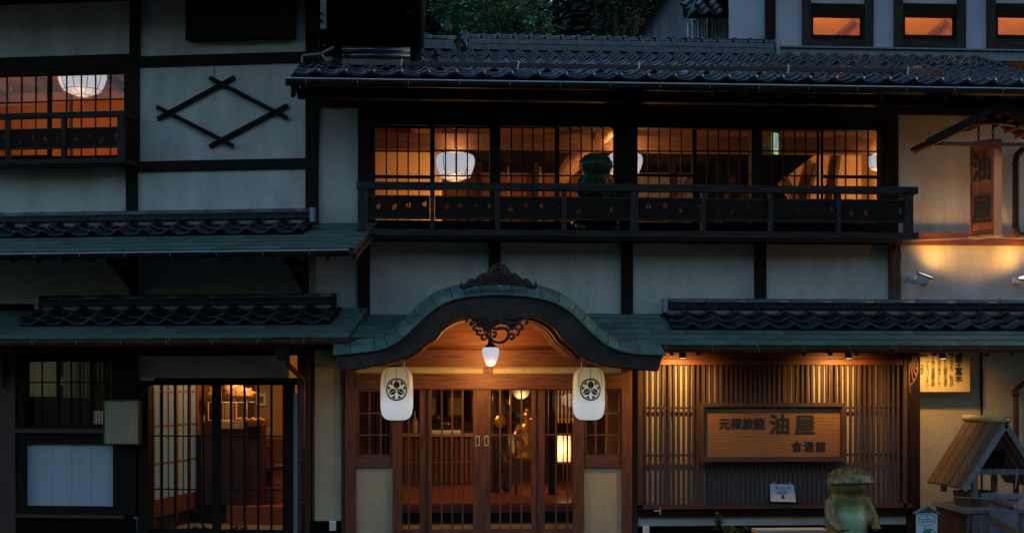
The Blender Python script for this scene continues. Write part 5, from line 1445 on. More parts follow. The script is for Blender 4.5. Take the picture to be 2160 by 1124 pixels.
# upper left window and room
b = B(); xa, xb = LA(-80, 240, 0)[0], LA(262, 240, 0)[0]
zt0, zb0 = LA(130, 150, 0)[1], LA(130, 345, 0)[1]
lbox('window_head', XL, 150, 262, 160, -.03, .12, DWX); 
lbox('window_sill', XL, 334, 265, 348, -.03, .12, DWX)
lattice_window(wing, L, -60, 104, 158, 336, .05, [-46, -16, 14, 45, 75], [217], frame_m=DWZ)
lattice_window(wing, L, 104, 266, 154, 336, .02, [140, 171, 201, 232], [211], frame_m=DWZ)
zr0, zr1 = zb0, zt0 + .25
b = B(); b.box(xa - 1.6, xb + .3, 3.0, 3.1, zr0, zr1 + .6); wing.part('interior_wall', b, mat('orange_room_wall', (.46, .20, .085), .9, .15, 1.5))
b = B(); b.box(xb + .3, xb + .4, .12, 3.0, zr0, zr1 + .6); wing.part('interior_wall', b, OCH)
b = B(); b.box(xa - 1.6, xb + .3, .12, 3.0, zr1 + .1, zr1 + .18); wing.part('ceiling', b, OWX)
b = B(); b.box(xa - 1.6, xb + .3, .12, 3.0, zr0 - .1, zr0); b.box(xa - 1.7, xa - 1.6, .12, 3.0, zr0, zr1 + .6); wing.part('interior_floor', b, FLR)
for (a, c) in (((75, 165), (110, 195)), ((0, 165), (18, 195)), ((240, 160), (262, 190))):
    p, q = LA(*a, 2.0), LA(*c, 2.0); b = B(); b.bar((p[0] - .3, 1.4, p[1] + .2), (q[0], 2.0, q[1]), .12, .14); wing.part('timber_strut', b, BWX)
x = LA(148, 250, 2.95)[0]; b = B(); b.box(x - .02, x + .02, 2.96, 3.0, zr0, zr1 + .1); wing.part('wall_batten', b, BWZ)
lx, lz = LA(174, 168, 1.2)
ll_ = lotus_lamp('ceiling_lamp', L, 174, 168, 1.2, .36, 'lobed white ceiling lamp behind the upper left annex window', 20)
ll_.light('lamp_light', (lx - 1.2, 1.2, lz - .1), 17, WARM, .15)  # extra light away from the shade, added to brighten the left sash
# balcony of the wing
lb = wing.node('balcony'); d = -.45
xr_b = LA(265, 240, d)[0]; xl_b = LA(-80, 240, d)[0]
def Zl(py): return LA(130, py, d)[1]
b = B(); b.box(xl_b, xr_b, d - .04, d + .05, Zl(249), Zl(238)); wing.part('handrail', b, GWX, lb)
b = B(); b.box(xr_b - .07, xr_b, d + .05, 0, Zl(249), Zl(238)); wing.part('handrail', b, GWX, lb)
b = B(); b.box(xl_b, xr_b, d - .05, d + .06, Zl(346), Zl(336)); wing.part('sill_beam', b, GWX, lb)
b = B(); b.box(xl_b, xr_b, d + .06, 0, Zl(344), Zl(338)); wing.part('floor_board', b, BWX, lb)
bp = [-75, 17, 135, 256]
for i, p in enumerate(bp):
    w = .062 if i < 3 else .10
    x = L.x(p, d); b = B(); b.box(x - w/2, x + w/2, d - .03, d + .04, Zl(336), Zl(249)); wing.part('baluster', b, GWZ, lb)
random.seed(9)
for i in range(3):
    xa_, xb_ = L.x(bp[i], d) + .035, L.x(bp[i+1], d) - .035
    z0_, z1_ = Zl(310), Zl(274)
    b = B(); b.box(xa_, xb_, d - .02, d + .03, z0_ - .025, z0_ - .004); b.box(xa_, xb_, d - .012, d + .02, z1_ + .004, z1_ + .022); wing.part('rail', b, GWX, lb)
    holes = []
    for k in range(4):
        cx = xa_ + (xb_ - xa_) * (k + .5) / 4; cz_ = (z0_ + z1_) / 2 + (.02 if k % 2 else -.02); a0 = random.uniform(-.5, .3)
        for q in range(3):
            rr = .022 + q * .018
            holes.append([(cx + rr * 1.2 * math.cos(t + a0), cz_ + rr * math.sin(t + a0)) for t in [(-.9 + 1.7 * s / 6) for s in range(7)]] + [(cx + (rr - .0065) * 1.2 * math.cos(t + a0), cz_ + (rr - .0065) * math.sin(t + a0)) for t in [(-.9 + 1.7 * s / 6) for s in reversed(range(7))]])
    me = curve_mesh('carved_panel', [[(xa_, z0_), (xb_, z0_), (xb_, z1_), (xa_, z1_)]] + holes, .014, DWX); wing.inst('carved_panel', me, (0, d + .004, 0), parent=lb)

# pent roofs of the wing
zt1, ze1 = LA(350, 478, 0)[1], LA(350, 529, -1.35)[1]
pent(wing, L, L.x(XL, -1.05), L.x(748, -1.35), [(L.x(XL, -1.35), L.x(748, -1.35))], zt1, -1.35, ze1, (L.x(XL, -.1), L.x(661, -.1)), -.62, gx=(L.x(XL, -1.45), L.x(738, -1.45)), rows=3, gr=.065, end_caps=(False, True))
zt2_, ze2 = LA(350, 655, 0)[1], LA(350, 714, -1.15)[1]
pent(wing, L, L.x(XL, -1.15), L.x(735, -1.15), [(L.x(XL, -1.15), L.x(735, -1.15))], zt2_, -1.15, ze2, (L.x(82, -.1), L.x(718, -.1)), -.70, gm=GUTB, gx=(L.x(XL, -1.25), L.x(740, -1.25)), rows=3, gr=.055)
# black eave brackets
for px in (278, 640):
    p = LA(px, 556, -.1); z_ = LA(px, 625, 0)[1]
    b = B(); b.prism([(0, 0), (0, 0.001), (0.001, 0)], 0, .001) if False else None
    b.hexa([(p[0]-.05, -.9, p[1]-.02), (p[0]+.05, -.9, p[1]-.02), (p[0]+.05, -.05, z_+.1), (p[0]-.05, -.05, z_+.1), (p[0]-.05, -.9, p[1]+.08), (p[0]+.05, -.9, p[1]+.08), (p[0]+.05, -.05, p[1]+.15), (p[0]-.05, -.05, p[1]+.15)])
    wing.part('eave_bracket', b, BLACK)
    b = B(); b.box(p[0]-.05, p[0]+.05, -.06, 0, z_ - .1, p[1]+.1); wing.part('bracket_post', b, BLACK)
# third-floor overhang: eave running back over the main roof, and eave above the frame
z_h = 7.29
gxw = M.x(880)
side = Thing('annex_side_eave', 'black upper eave of the annex overhanging the tiled roof', 'eave', M, (M.x(700), 0, z_h))
b = B(); b.hexa([(M.x(672), -1.75, z_h + .75), (0.0, -1.75, z_h), (0.0, 1.72, z_h), (M.x(672), 1.72, z_h + .75), (M.x(672), -1.75, z_h + .95), (0.0, -1.75, z_h + .12), (0.0, 1.72, z_h + .12), (M.x(672), 1.72, z_h + .95)])
side.part('soffit', b, BLACK)
for k in range(7):
    y = -1.5 + k * .5; b = B(); b.bar((M.x(680), y, z_h + .68), (-.03, y, z_h - .04), .06, .07); side.part('rafter', b, BLACK)
b = B(); rr = .05
b.grid([[( .04 + rr*math.sin(t), y, z_h + .0 - rr*math.cos(t)) for t in [(-math.pi/2 + math.pi*i/8) for i in range(9)]] for y in (-1.75, 1.74)]); side.part('gutter', b, GUT, smooth=True)
b = B(); b.tube([(.10, -1.75, z_h + .0), (.10, 1.74, z_h + .0)], .008, 6); side.part('gutter_rim', b, mat('rim_blue_metal', (.2, .22, .27), .35))
b = B()
for y in (-.75, .2, 1.1): b.tube([(-.10 + .045*math.cos(a), y, z_h - .02 + .05*math.sin(a)) for a in [math.pi + math.pi*i/8 for i in range(9)]], .006, 5)
side.part('gutter_hook', b, mat('dull_hook', (.08, .08, .09), .5))
b = B(); b.hexa([(M.x(672), 1.72, 6.6), (0.0, 1.72, 6.6), (0.0, 1.8, 6.6), (M.x(672), 1.8, 6.6), (M.x(672), 1.72, z_h + .9), (0.0, 1.72, z_h + .1), (0.0, 1.8, z_h + .1), (M.x(672), 1.8, z_h + .9)]); side.part('back_board', b, BLACK)
b = B(); b.box(M.x(668), M.x(672), 0, 3.4, 6.2, 9.4); wing.part('side_wall', b, PLA)
b = B(); xa = LA(XL - 60, 0, -1.2)[0]
zr_ = LA(300, -12, 0)[1] - .25
b.hexa([(xa, -1.9, zr_ + .25), (.25, -1.9, zr_ + .25), (.25, 0, zr_ + .55), (xa, 0, zr_ + .55), (xa, -1.9, zr_ + .37), (.25, -1.9, zr_ + .37), (.25, 0, zr_ + .67), (xa, 0, zr_ + .67)]); wing.part('upper_eave', b, DWX)  # eave out of view, set low and deep to strengthen shade on the wall
b = B(); b.hexa([(xa, 0, zr_ + .5), (.25, 0, zr_ + .5), (.25, 6, zr_ + 2.2), (xa, 6, zr_ + 2.2), (xa, 0, zr_ + .62), (.25, 0, zr_ + .62), (.25, 6, zr_ + 2.32), (xa, 6, zr_ + 2.32)]); wing.part('upper_roof', b, TILE)
b = B(); b.box(L.x(XL), 0.0, 5.9, 6.0, 0, zr_ + 1.2); b.box(L.x(XL) - .1, L.x(XL), 0, 6, 0, zr_ + .5); wing.part('rear_wall', b, BLACK)
# pale roof-corner flashing by the verge
for (a, c) in (((636, 134), (638, 118)), ((638, 118), (678, 114)), ((678, 114), (690, 130)), ((676, 114), (704, 100))):
    p, q = M.at(*a, -.5), M.at(*c, -.5); b = B(); b.bar((p[0], -.5, p[1]), (q[0], -.5, q[1]), .05, .028); inn.part('corner_flashing', b, mat('corner_metal', (.16, .17, .17), .5), roof)
p, q = M.at(722, 104, -.4), M.at(865, 108, -.4)
b = B(); b.tube([(p[0], -.4, p[1]), (q[0], -.4, q[1])], .05, 10); b.box(p[0], q[0], -.46, -.36, p[1] - .13, p[1] - .04); inn.part('wall_ridge', b, TILEB, roof, True)
b = B(); b.box(p[0], q[0], -.44, -.36, p[1] - .22, p[1] - .13); inn.part('mortar_strip', b, mat('dim_mortar', (.15, .14, .11), .9), roof)

# ---- wing ground floor
DARK = DWZ
lbox('corner_post', -20, 735, 32, 1190, -.10, .1, BWZ)
fan_bracket(wing, L, 6, 752, -.13, .20, .46, DWX)
lbox('head_beam', 30, 730, 650, 750, -.06, .1, DWX)
lbox('window_frame_side', 32, 748, 52, 1085, -.08, .08, DWZ); lbox('window_frame_side', 238, 748, 286, 1085, -.08, .08, DWZ)
lbox('window_head', 52, 748, 238, 762, -.06, .08, DWX)
lbox('window_sill', 32, 904, 240, 913, -.12, -.08, BWX); lbox('window_rail', 52, 900, 238, 935, -.07, .08, DWX)
lbox('lower_rail', 52, 1067, 238, 1085, -.07, .08, DWX); lbox('sill_strip', 30, 1085, 260, 1092, -.11, .0, BWX); lbox('base_wall', 0, 1092, 285, 1190, -.05, .1, BLACK)
lattice_window(wing, L, 50, 124, 758, 904, .04, [88], [806], glass=GLASSD)
lattice_window(wing, L, 120, 196, 758, 904, .00, [150, 168], [806], glass=GLASSD)
lattice_window(wing, L, 190, 240, 758, 904, .04, [222, 228], [806], glass=GLASSD)
REFLECTION = mat('lace', (.45, .45, .34), .9, .5, 14, (8, 1, 1))  # pale translucent cloth imitating reflections in the dark panes
_n, _l = REFLECTION.node_tree.nodes, REFLECTION.node_tree.links
_t = _n.new('ShaderNodeBsdfTranslucent'); _t.inputs[0].default_value = (.5, .5, .38, 1); _m = _n.new('ShaderNodeMixShader'); _m.inputs[0].default_value = .5
_l.new(_n['Principled BSDF'].outputs[0], _m.inputs[1]); _l.new(_t.outputs[0], _m.inputs[2]); _l.new(_m.outputs[0], _n['Material Output'].inputs[0])
# pleated curtains standing in for pale reflections in the panes
for k, (pa, pb, yb_) in enumerate(((58, 118, 836), (132, 186, 838), (196, 236, 806))):
    xa_, xb_ = L.x(pa, .22), L.x(pb, .22); z1_, z0_ = LA(130, 755, .22)[1], LA(130, yb_, .22)[1]
    rows = []
    nn = 40
    for z__ in (z0_, (z0_+z1_)/2, z1_):
        rows.append([(xa_ + (xb_-xa_)*i/nn, .22 + .02*math.sin(i*1.9 + k) + .008*math.sin(i*.7), z__ + (.005*math.sin(i*.9) if z__ == z0_ else 0)) for i in range(nn+1)])
    b = B(); b.grid(rows)
    cu = single('lace_curtain', b, REFLECTION, ['pale lace curtain behind the left pane of the dark lower window', 'pale lace curtain behind the middle pane of the dark lower window', 'short pale lace curtain behind the right pane of the dark lower window'][k], 'curtain', L, (xa_, .22, z0_), 'lace curtains in the dark ground-floor window', smooth=True)
x0_, x1_ = L.x(-60, .2), L.x(300, .2)
b = B(); b.box(x0_, x1_, 2.2, 2.3, 0, 2.9); b.box(x1_ - .05, x1_, .1, 2.2, 0, 2.9); b.box(x0_, x1_, .1, 2.2, 2.85, 2.9); wing.part('dark_room_wall', b, mat('dim_brown', (.06, .04, .03), .9))
t = Thing('desk_lamp', 'faint small lamp glowing deep behind the dark lower window', 'lamp', L, (L.x(207, 1.6), 1.6, LA(207, 880, 1.6)[1]))
x, z = LA(207, 880, 1.6)
b = B(); b.box(x - .10, x + .08, 1.6, 1.64, z - .1, z + .1); t.part('lit_panel', b, emit_mat('faint_panel', (.10, .11, .11), .5))
b = B(); 
for k in range(5): b.box(x - .10 + k*.045, x - .092 + k*.045, 1.59, 1.6, z - .1, z + .1)
t.part('grille', b, INK)
t.light('lamp_light', (x - .35, .9, z + .55), 2.6, (1, .85, .6), .1)  # light set off the panel toward the glass, added to light the curtains
# white paper blind set low in the frame
xa_, xb_ = L.x(50, .0), L.x(247, .0); z1_, z0_ = LA(150, 934, .0)[1], LA(150, 1068, .0)[1]
bl = wing.node('reed_blind')
b = B(); n_ = 36
slm = B(); slm.box(0, xb_ - xa_ , 0, .008, 0, (z1_ - z0_) / n_ - .0015); slm = slm.mesh('blind_slat', mat('blind_white', (.46, .49, .52), .6, .06, 3, rnd=.03))
for k in range(n_): wing.inst('blind_slat', slm, (xa_, .0, z0_ + (z1_ - z0_) * k / n_), (random.uniform(-.03, .03), 0, 0), bl)
b = B()
for px in (72, 111, 150, 190, 230): x = L.x(px, 0); b.box(x - .003, x + .003, -.006, -.001, z0_, z1_)
b.box(xa_, xb_, -.008, -.001, z0_ - .01, z0_ + .012)
wing.part('blind_cord', b, mat('cord_white', (.6, .62, .64), .6), bl)
# display case
c0, c1 = LA(220, 845, -.2), LA(292, 935, -.2)
t = Thing('menu_display_case', 'pale flat display case with thin wooden frame between window and left door', 'display case', L, ((c0[0]+c1[0])/2, -.2, c1[1]))
b = B(); b.box(c0[0], c1[0], -.20, -.09, c1[1], c0[1]); t.part('case', b, mat('case_olive', (.38, .30, .17), .35, .12, 2, (6, 1, 1)))
for (a, c_, e, f) in ((c0[0]-.01, c1[0]+.01, c0[1]-.0, c0[1]+.015), (c0[0]-.01, c1[0]+.01, c1[1]-.015, c1[1]), (c0[0]-.015, c0[0], c1[1], c0[1]), (c1[0], c1[0]+.018, c1[1], c0[1])):
    b = B(); b.box(a, c_, -.215, -.085, e, f); t.part('frame_strip', b, BWX)
b = B(); b.box((c0[0]+c1[0])/2-.02, (c0[0]+c1[0])/2+.02, -.218, -.2, c0[1]-.01, c0[1]+.02); t.part('catch', b, INK)
# left entrance
lbox('plaster_panel', 286, 750, 606, 798, .01, .1, PLA)
lbox('plaster_sliver', 282, 935, 290, 1190, .0, .1, PLA); lbox('plaster_sliver', 616, 830, 627, 1190, .0, .1, PLA)
lbox('door_lintel', 290, 797, 625, 812, -.06, .1, DWX)
lbox('door_post', 290, 812, 313, 1190, -.05, .1, DWZ); lbox('door_post', 599, 812, 616, 1190, -.05, .1, DWZ)
lbox('corner_post', 627, 735, 652, 1190, -.06, .1, BWZ)
def ldoor(pa, pb, la, lb_, vb, d, latch=False):
    dn = wing.node('lattice_door'); xa, xb = L.x(pa, d), L.x(pb, d); sa, sb = L.x(la, d), L.x(lb_, d); z1 = LA(450, 812, d)[1]; z0 = .06
    for (a, c_) in ((xa, sa), (sb, xb)): b = B(); b.box(a, c_, d, d + .035, z0, z1); wing.part('stile', b, DWZ, dn)
    b = B(); b.box(sa, sb, d + .002, d + .033, z0, z0 + .12); wing.part('bottom_rail', b, DWX, dn)
    for py in (919.5, 1032): z = LA(450, py, d)[1]; b = B(); b.box(sa, sb, d + .004, d + .028, z - .010, z + .010); wing.part('cross_rail', b, DWX, dn)
    for v in vb: x = L.x(v, d); b = B(); b.box(x - .014, x + .014, d + .006, d + .026, z0 + .12, z1); wing.part('bar', b, DWZ, dn)
    b = B(); b.box(sa, sb, d + .029, d + .032, z0 + .05, z1); wing.part('pane', b, GLASS, dn)
ldoor(311, 460, 317, 447, [341, 369, 397, 427], .03)
ldoor(450, 602, 465, 596, [487, 515, 544, 572], -.01)
# shop room
e0, e1 = L.x(313, .1), L.x(650, .1)
sx = L.x(316, .25)
def wedge(z0, z1, ya=.1, yb=4.5, x0=None):
    x0 = sx - .15 if x0 is None else x0
    xa = e1 + .05 - (ya - .1) * .23; xb = e1 + .05 - (yb - .1) * .23
    return B().hexa([(x0, ya, z0), (xa, ya, z0), (xb, yb, z0), (x0, yb, z0), (x0, ya, z1), (xa, ya, z1), (xb, yb, z1), (x0, yb, z1)])
wing.part('shop_floor', wedge(zS - .2, .06), STONE)
e2 = e1 + .05 - 4.4 * .23
b = B(); b.box(sx - .15, e2, 4.5, 4.6, 0, 2.9); wing.part('shop_wall', b, mat('shop_wall_ochre', (.42, .28, .13), .9, .15, 2))
b = B(); b.box(sx - .15, e2, 4.46, 4.5, 0, 1.30); wing.part('wainscot', b, RWZ)
b = B(); b.hexa([(e1+.05, .1, 0), (e1+.1, .1, 0), (e2+.05, 4.5, 0), (e2, 4.5, 0), (e1+.05, .1, 2.9), (e1+.1, .1, 2.9), (e2+.05, 4.5, 2.9), (e2, 4.5, 2.9)]); wing.part('shop_side_wall', b, MATS['shop_wall_ochre'])
b = B(); b.box(sx - .17, sx - .153, .1, 4.5, 0, 2.9); wing.part('shop_side_wall', b, BWZ)
wing.part('shop_ceiling', wedge(2.82, 2.9), CEIL)
b = B(); b.box(sx - .15, e1 + .08, .1, .12, LA(450, 750, .1)[1], 2.9); wing.part('shop_front_fill', b, BWX)
# shoji along the left side of the shop
SHO = mat('shoji_paper', (.085, .12, .11), .7, .06, emis=(.015, .022, .02), estr=1.0)  # faint teal glow put into the paper itself
for k in range(3):
    y0_, y1_ = .3 + k * .95, .3 + (k + 1) * .95
    sh = wing.node('shoji_screen')
    b = B(); b.box(sx, sx + .01, y0_ + .06, y1_ - .06, .55, 2.3); wing.part('paper', b, SHO if k < 2 else mat('brown_panel', (.14, .06, .03), .6), sh)
    b = B(); b.box(sx - .005, sx + .035, y0_, y0_ + .06, .2, 2.35); b.box(sx - .005, sx + .035, y1_ - .06, y1_, .2, 2.35); b.box(sx - .005, sx + .034, y0_ + .06, y1_ - .06, .30, .55); wing.part('shoji_frame', b, RWZ, sh)
    for z in (1.05, 1.60, 2.1): b = B(); b.box(sx + .01, sx + .025, y0_ + .06, y1_ - .06, z, z + .025); wing.part('shoji_bar', b, RWX, sh)
    for j in (1, 2): y = y0_ + (y1_ - y0_) * j / 3; b = B(); b.box(sx + .01, sx + .024, y, y + .022, .55, 2.3); wing.part('shoji_bar', b, RWZ, sh)
# raised steps at the right of the shop
x0_ = LA(500, 1060, 2.6)[0]; 
STEPW = mat('step_wood', (.42, .13, .045), .4, .2, 4, (1, 6, 6))
wing.part('wood_step', wedge(.06, .34, 1.9, 2.5, LA(478, 1075, 1.9)[0]), STEPW)
wing.part('wood_step', wedge(.06, .62, 2.5, 4.45, x0_), STEPW)
t = Thing('shop_ceiling_lamp', 'plain round lamp on the ceiling inside the left shop door', 'ceiling lamp', L, (L.x(480, 1.5), 1.5, 2.8))
b = B(); b.lathe((L.x(480, 1.5), 1.5, 2.74), [(.15, 0), (.17, .03), (.17, .07)], 18); t.part('diffuser', b, MATS['soft_white'])
t.light('lamp_light', (L.x(520, 1.9), 1.9, 2.62), 46, WARM, .15)  # lamp added above the lintel, out of sight, to light the shop
# display table with lace cloth, wire rack and bags
ax0, ax1 = LA(430, 900, 2.0)[0], LA(520, 900, 2.0)[0]; zt_ = LA(480, 889, 2.0)[1]
t = Thing('display_table', 'dark display counter with lace cloth edge inside the left shop door', 'display counter', L, ((ax0+ax1)/2, 2.3, .06))
b = B(); b.box(ax0, ax1, 2.0, 2.9, .35, zt_); t.part('body', b, mat('dark_counter', (.055, .025, .018), .5))
b = B(); b.box(ax0 - .04, ax0, 2.0, 2.04, .35, zt_ + .1); t.part('corner_strip', b, MATS['pale_timber'])
for xx in (ax0 + .03, ax1 - .07):
    b = B(); b.box(xx, xx + .04, 2.02, 2.06, .06, .35); t.part('leg', b, DWZ)
b = B(); a_, c_ = LA(465, 889, 1.98)[0], LA(514, 889, 1.98)[0]
b.box(a_, c_, 1.985, 1.99, zt_ - .10, zt_ + .01); b.box(a_, c_, 1.99, 2.5, zt_ + .002, zt_ + .01)
for k in range(12): b.ball((a_ + (c_ - a_) * (k + .5) / 12, 1.9875, zt_ - .10), .014, 8, 5, (1, .2, 1))
t.part('lace_cloth', b, mat('lace_cloth', (.50, .42, .28), .9, .4, 40))
rk = zt_ + .30
t = Thing('wire_rack', 'white wire rack standing on the display counter in the left shop', 'wire rack', L, (ax0 + .3, 2.3, zt_))
b = B()
for xx in (ax0 + .05, ax0 + .5):
    for yy_ in (2.06, 2.6): b.tube([(xx, yy_, zt_ + .011), (xx, yy_, rk)], .008, 6)
b.tube([(ax0 + .05, 2.06, zt_ + .02), (ax0 + .5, 2.06, zt_ + .02)], .006, 5)
for k in range(6): b.tube([(ax0 + .05, 2.06 + k * .108, rk), (ax0 + .62, 2.06 + k * .108, rk)], .006, 5)
t.part('wire', b, WHITE)
BAG = mat('cellophane_snack', (.42, .24, .11), .22, .6, 18, bump=1.0, bscale=14, coat=.6)
def bag(fr, x, y, z, r, lab, seed, sc=(1, .7, .75)):
    b = lump('bag', (x, y, z + r * sc[2] * .92), r, sc, BAG, seed, .55, 2.6, 14, 10)
    zm = min(v[2] for v in b.v); b.v = [(v[0], v[1], max(v[2], z + .0) if v[2] > zm - 1 else v[2]) for v in b.v]
    o = single('snack_bag', b, BAG, lab, 'snack bag', fr, (x, y, z), 'clear bags of sweets on the shop counter', smooth=True)
    return o
bag(L, ax0 + .12, 2.25, rk + .008, .15, 'leftmost clear snack bag on top of the wire rack', 1)
bag(L, ax0 + .36, 2.28, rk + .008, .20, 'large peaked snack bag in the middle of the wire rack', 2, (1, .7, .95))
bag(L, ax0 + .58, 2.22, rk + .008, .15, 'rightmost clear snack bag on top of the wire rack', 3)
# basket tray right of the counter
bx_, bz_ = LA(528, 892, 2.0)
t = Thing('snack_tray', 'wooden tray of packets on a side table in the left shop', 'tray', L, (bx_, 2.2, bz_ - .06))
b = B(); b.box(bx_ - .28, bx_ + .16, 2.05, 2.45, bz_ - .05, bz_ - .03); b.box(bx_ - .28, bx_ + .16, 2.05, 2.07, bz_ - .03, bz_ + .05); b.box(bx_ - .28, bx_ + .16, 2.43, 2.45, bz_ - .03, bz_ + .05); t.part('tray', b, RWX)
for k in range(8):
    b = B(); b.ball((bx_ - .24 + k * .052, 2.22 + .04 * math.sin(k * 2.1), bz_ + .05 + .015 * math.cos(k * 3)), .045, 8, 6, (1, 1.4, .6)); t.part('packet', b, BAG, smooth=True)
b = B(); b.box(bx_ - .25, bx_ + .13, 2.1, 2.4, .34, bz_ - .055); t.part('stand', b, mat('stand_brown', (.07, .03, .02), .6))
# stool, bench with papers, framed card, slippers
sx_, sz_ = LA(556, 940, 3.2)
t = Thing('wooden_stool', 'small wooden stool against the back of the left shop', 'stool', L, (sx_, 3.3, .62))
b = B(); b.lathe((sx_, 3.3, sz_ - .03), [(.13, 0), (.14, .015), (.13, .03)], 16); t.part('seat', b, OLDW)
for a in (.8, 2.4, 3.9, 5.5):
    b = B(); b.tube([(sx_ + .09*math.cos(a), 3.3 + .09*math.sin(a), sz_ - .03), (sx_ + .14*math.cos(a), 3.3 + .14*math.sin(a), .62)], .014, 6); t.part('leg', b, OLDW)
b = B(); b.tube([(sx_ + .11*math.cos(a), 3.3 + .11*math.sin(a), sz_ - .22) for a in (.8, 2.4, 3.9, 5.5, 7.08)], .009, 5); t.part('rung', b, OLDW)
nx, nz = LA(580, 985, 2.5)
t = Thing('low_bench', 'low dark bench beside the step in the left shop', 'bench', L, (nx, 2.7, .345))
b = B(); b.box(nx - .25, nx + .3, 2.52, 2.95, nz - .06, nz - .02); t.part('seat', b, BWX)
for xx in (nx - .22, nx + .2): b = B(); b.box(xx, xx + .04, 2.55, 2.9, .62, nz - .06); t.part('leg', b, DWZ)
t = Thing('folded_newspapers', 'folded newspapers lying on the low bench in the left shop', 'newspapers', L, (nx, 2.7, nz - .02))
for k in range(4):
    b = B(); b.bar((nx - .2 + k*.07, 2.6, nz - .008 + k*.013), (nx + .08 + k*.06, 2.72, nz - .008 + k*.013), .16, .012); t.part('newspaper', b, mat('newsprint', (.50, .44, .32), .9, .3, 30))
fx, fz = LA(551, 843, 4.4)
t = Thing('framed_card', 'small white framed card on the back wall of the left shop', 'picture', L, (fx, 4.44, fz))
b = B(); b.box(fx - .10, fx + .08, 4.43, 4.45, fz - .1, fz + .11); t.part('frame', b, WHITE)
b = B(); b.box(fx - .06, fx + .03, 4.425, 4.43, fz - .05, fz + .06); t.part('picture', b, mat('card_grey', (.12, .1, .08), .6))
px_, pz_ = LA(414, 830, 4.4)
t = Thing('wall_poster', 'pale poster with green mark on the back wall of the left shop', 'poster', L, (px_, 4.44, pz_))
b = B(); b.box(px_ - .17, px_ + .14, 4.44, 4.45, pz_ - .15, pz_ + .3); t.part('sheet', b, mat('poster_cream', (.5, .45, .33), .7))
b = B(); b.box(px_ - .08, px_ + .08, 4.43, 4.438, pz_ + .08, pz_ + .16); t.part('green_mark', b, mat('poster_green', (.1, .25, .15), .6))
for i, (px, col, w) in enumerate(((482, (.48, .40, .26), .12), (503, (.45, .08, .03), .12), (514, (.03, .16, .09), .09), (524, (.10, .03, .02), .08))):
    x, z = LA(px, 830, 3.9)
    rows = []
    b = B(); b.grid([[(x - w + 2*w*j/12, 3.9 + .03*math.sin(j*1.3), zz_) for j in range(13)] for zz_ in (z - (.5 if i < 3 else .9), z + .4)])
    single('hanging_cloth', b, mat('cloth_%s' % ('cream', 'red', 'green', 'brown')[i], col, .9), ['cream cloth hanging at the back of the left shop', 'bright red cloth hanging at the back of the left shop', 'dark green cloth hanging at the back of the left shop', 'dark brown cloth hanging at the back of the left shop'][i], 'cloth', L, (x, 3.9, z), 'cloths hanging at the back of the shop', smooth=True)
for k, (px, py, d, lab, m_) in enumerate(((424, 1100, .9, 'dark pair of sandals with pale straps on the stone floor near the door', DWX), (505, 1104, 1.3, 'pair of grey slippers in front of the wooden step', mat('slipper_grey', (.2, .16, .11), .7)))):
    x, z = LA(px, py, d); 
    t = Thing('slippers', lab, 'slippers', L, (x, d, .06), 'footwear on the shop floor')
    for s_ in (-.07, .07):
        b = B(); b.ball((x + s_, d, .085), .12, 12, 8, (.42, 1.1, .2)); t.part('sole', b, m_, smooth=True)
        b = B(); b.tube([(x + s_ - .045, d - .02, .09), (x + s_, d - .05, .15), (x + s_ + .045, d - .02, .09)], .02, 8); t.part('strap', b, mat('strap', (.3, .2, .12), .7), smooth=True)
# camera notice sticker
x, z = LA(310, 798, -.07)
t = Thing('camera_notice', 'tiny white sticker with red writing over the left lattice door', 'sticker', L, (x, -.07, z))
b = B(); b.box(x - .10, x + .10, -.066, -.062, z - .025, z + .025); t.part('plate', b, WHITE)
me = text_mesh('lettering', '防犯カメラ作動中', .026, mat('red_print', (.35, .03, .03), .6), bold=.0006); t.inst('lettering', me, (x, -.069, z))
# downpipe by the corner
t = Thing('corner_downpipe', 'brown rain pipe with dark hopper between annex door and plaster wall', 'downpipe', L, (L.x(636, -.15), -.15, 0))
hx_, hz_ = LA(597, 712, -1.1)
b = B(); b.hexa([(hx_-.05, -1.18, hz_-.30), (hx_+.05, -1.18, hz_-.30), (hx_+.05, -1.05, hz_-.30), (hx_-.05, -1.05, hz_-.30), (hx_-.12, -1.26, hz_), (hx_+.12, -1.26, hz_), (hx_+.12, -1.02, hz_), (hx_-.12, -1.02, hz_)]); t.part('hopper', b, GUT)
p1, p2, p3 = LA(611, 742, -.9), LA(611, 768, -.7), LA(639, 800, -.16)
b = B(); b.tube([(p1[0], -1.0, p1[1]), (p2[0], -.8, p2[1]), (p3[0], -.16, p3[1]), (p3[0], -.15, p3[1] - .15), (p3[0], -.15, 0)], .034, 12); t.part('pipe', b, GUTB, smooth=True)
b = B()
for py in (835, 890, 970, 1060): z = LA(639, py, -.15)[1]; b.tube([(p3[0], -.15, z), (p3[0], -.15, z + .02)], .040, 12); b.bar((p3[0], -.15, z + .01), (p3[0], -.05, z + .01), .012, .012)
t.part('pipe_clip', b, GUTB)

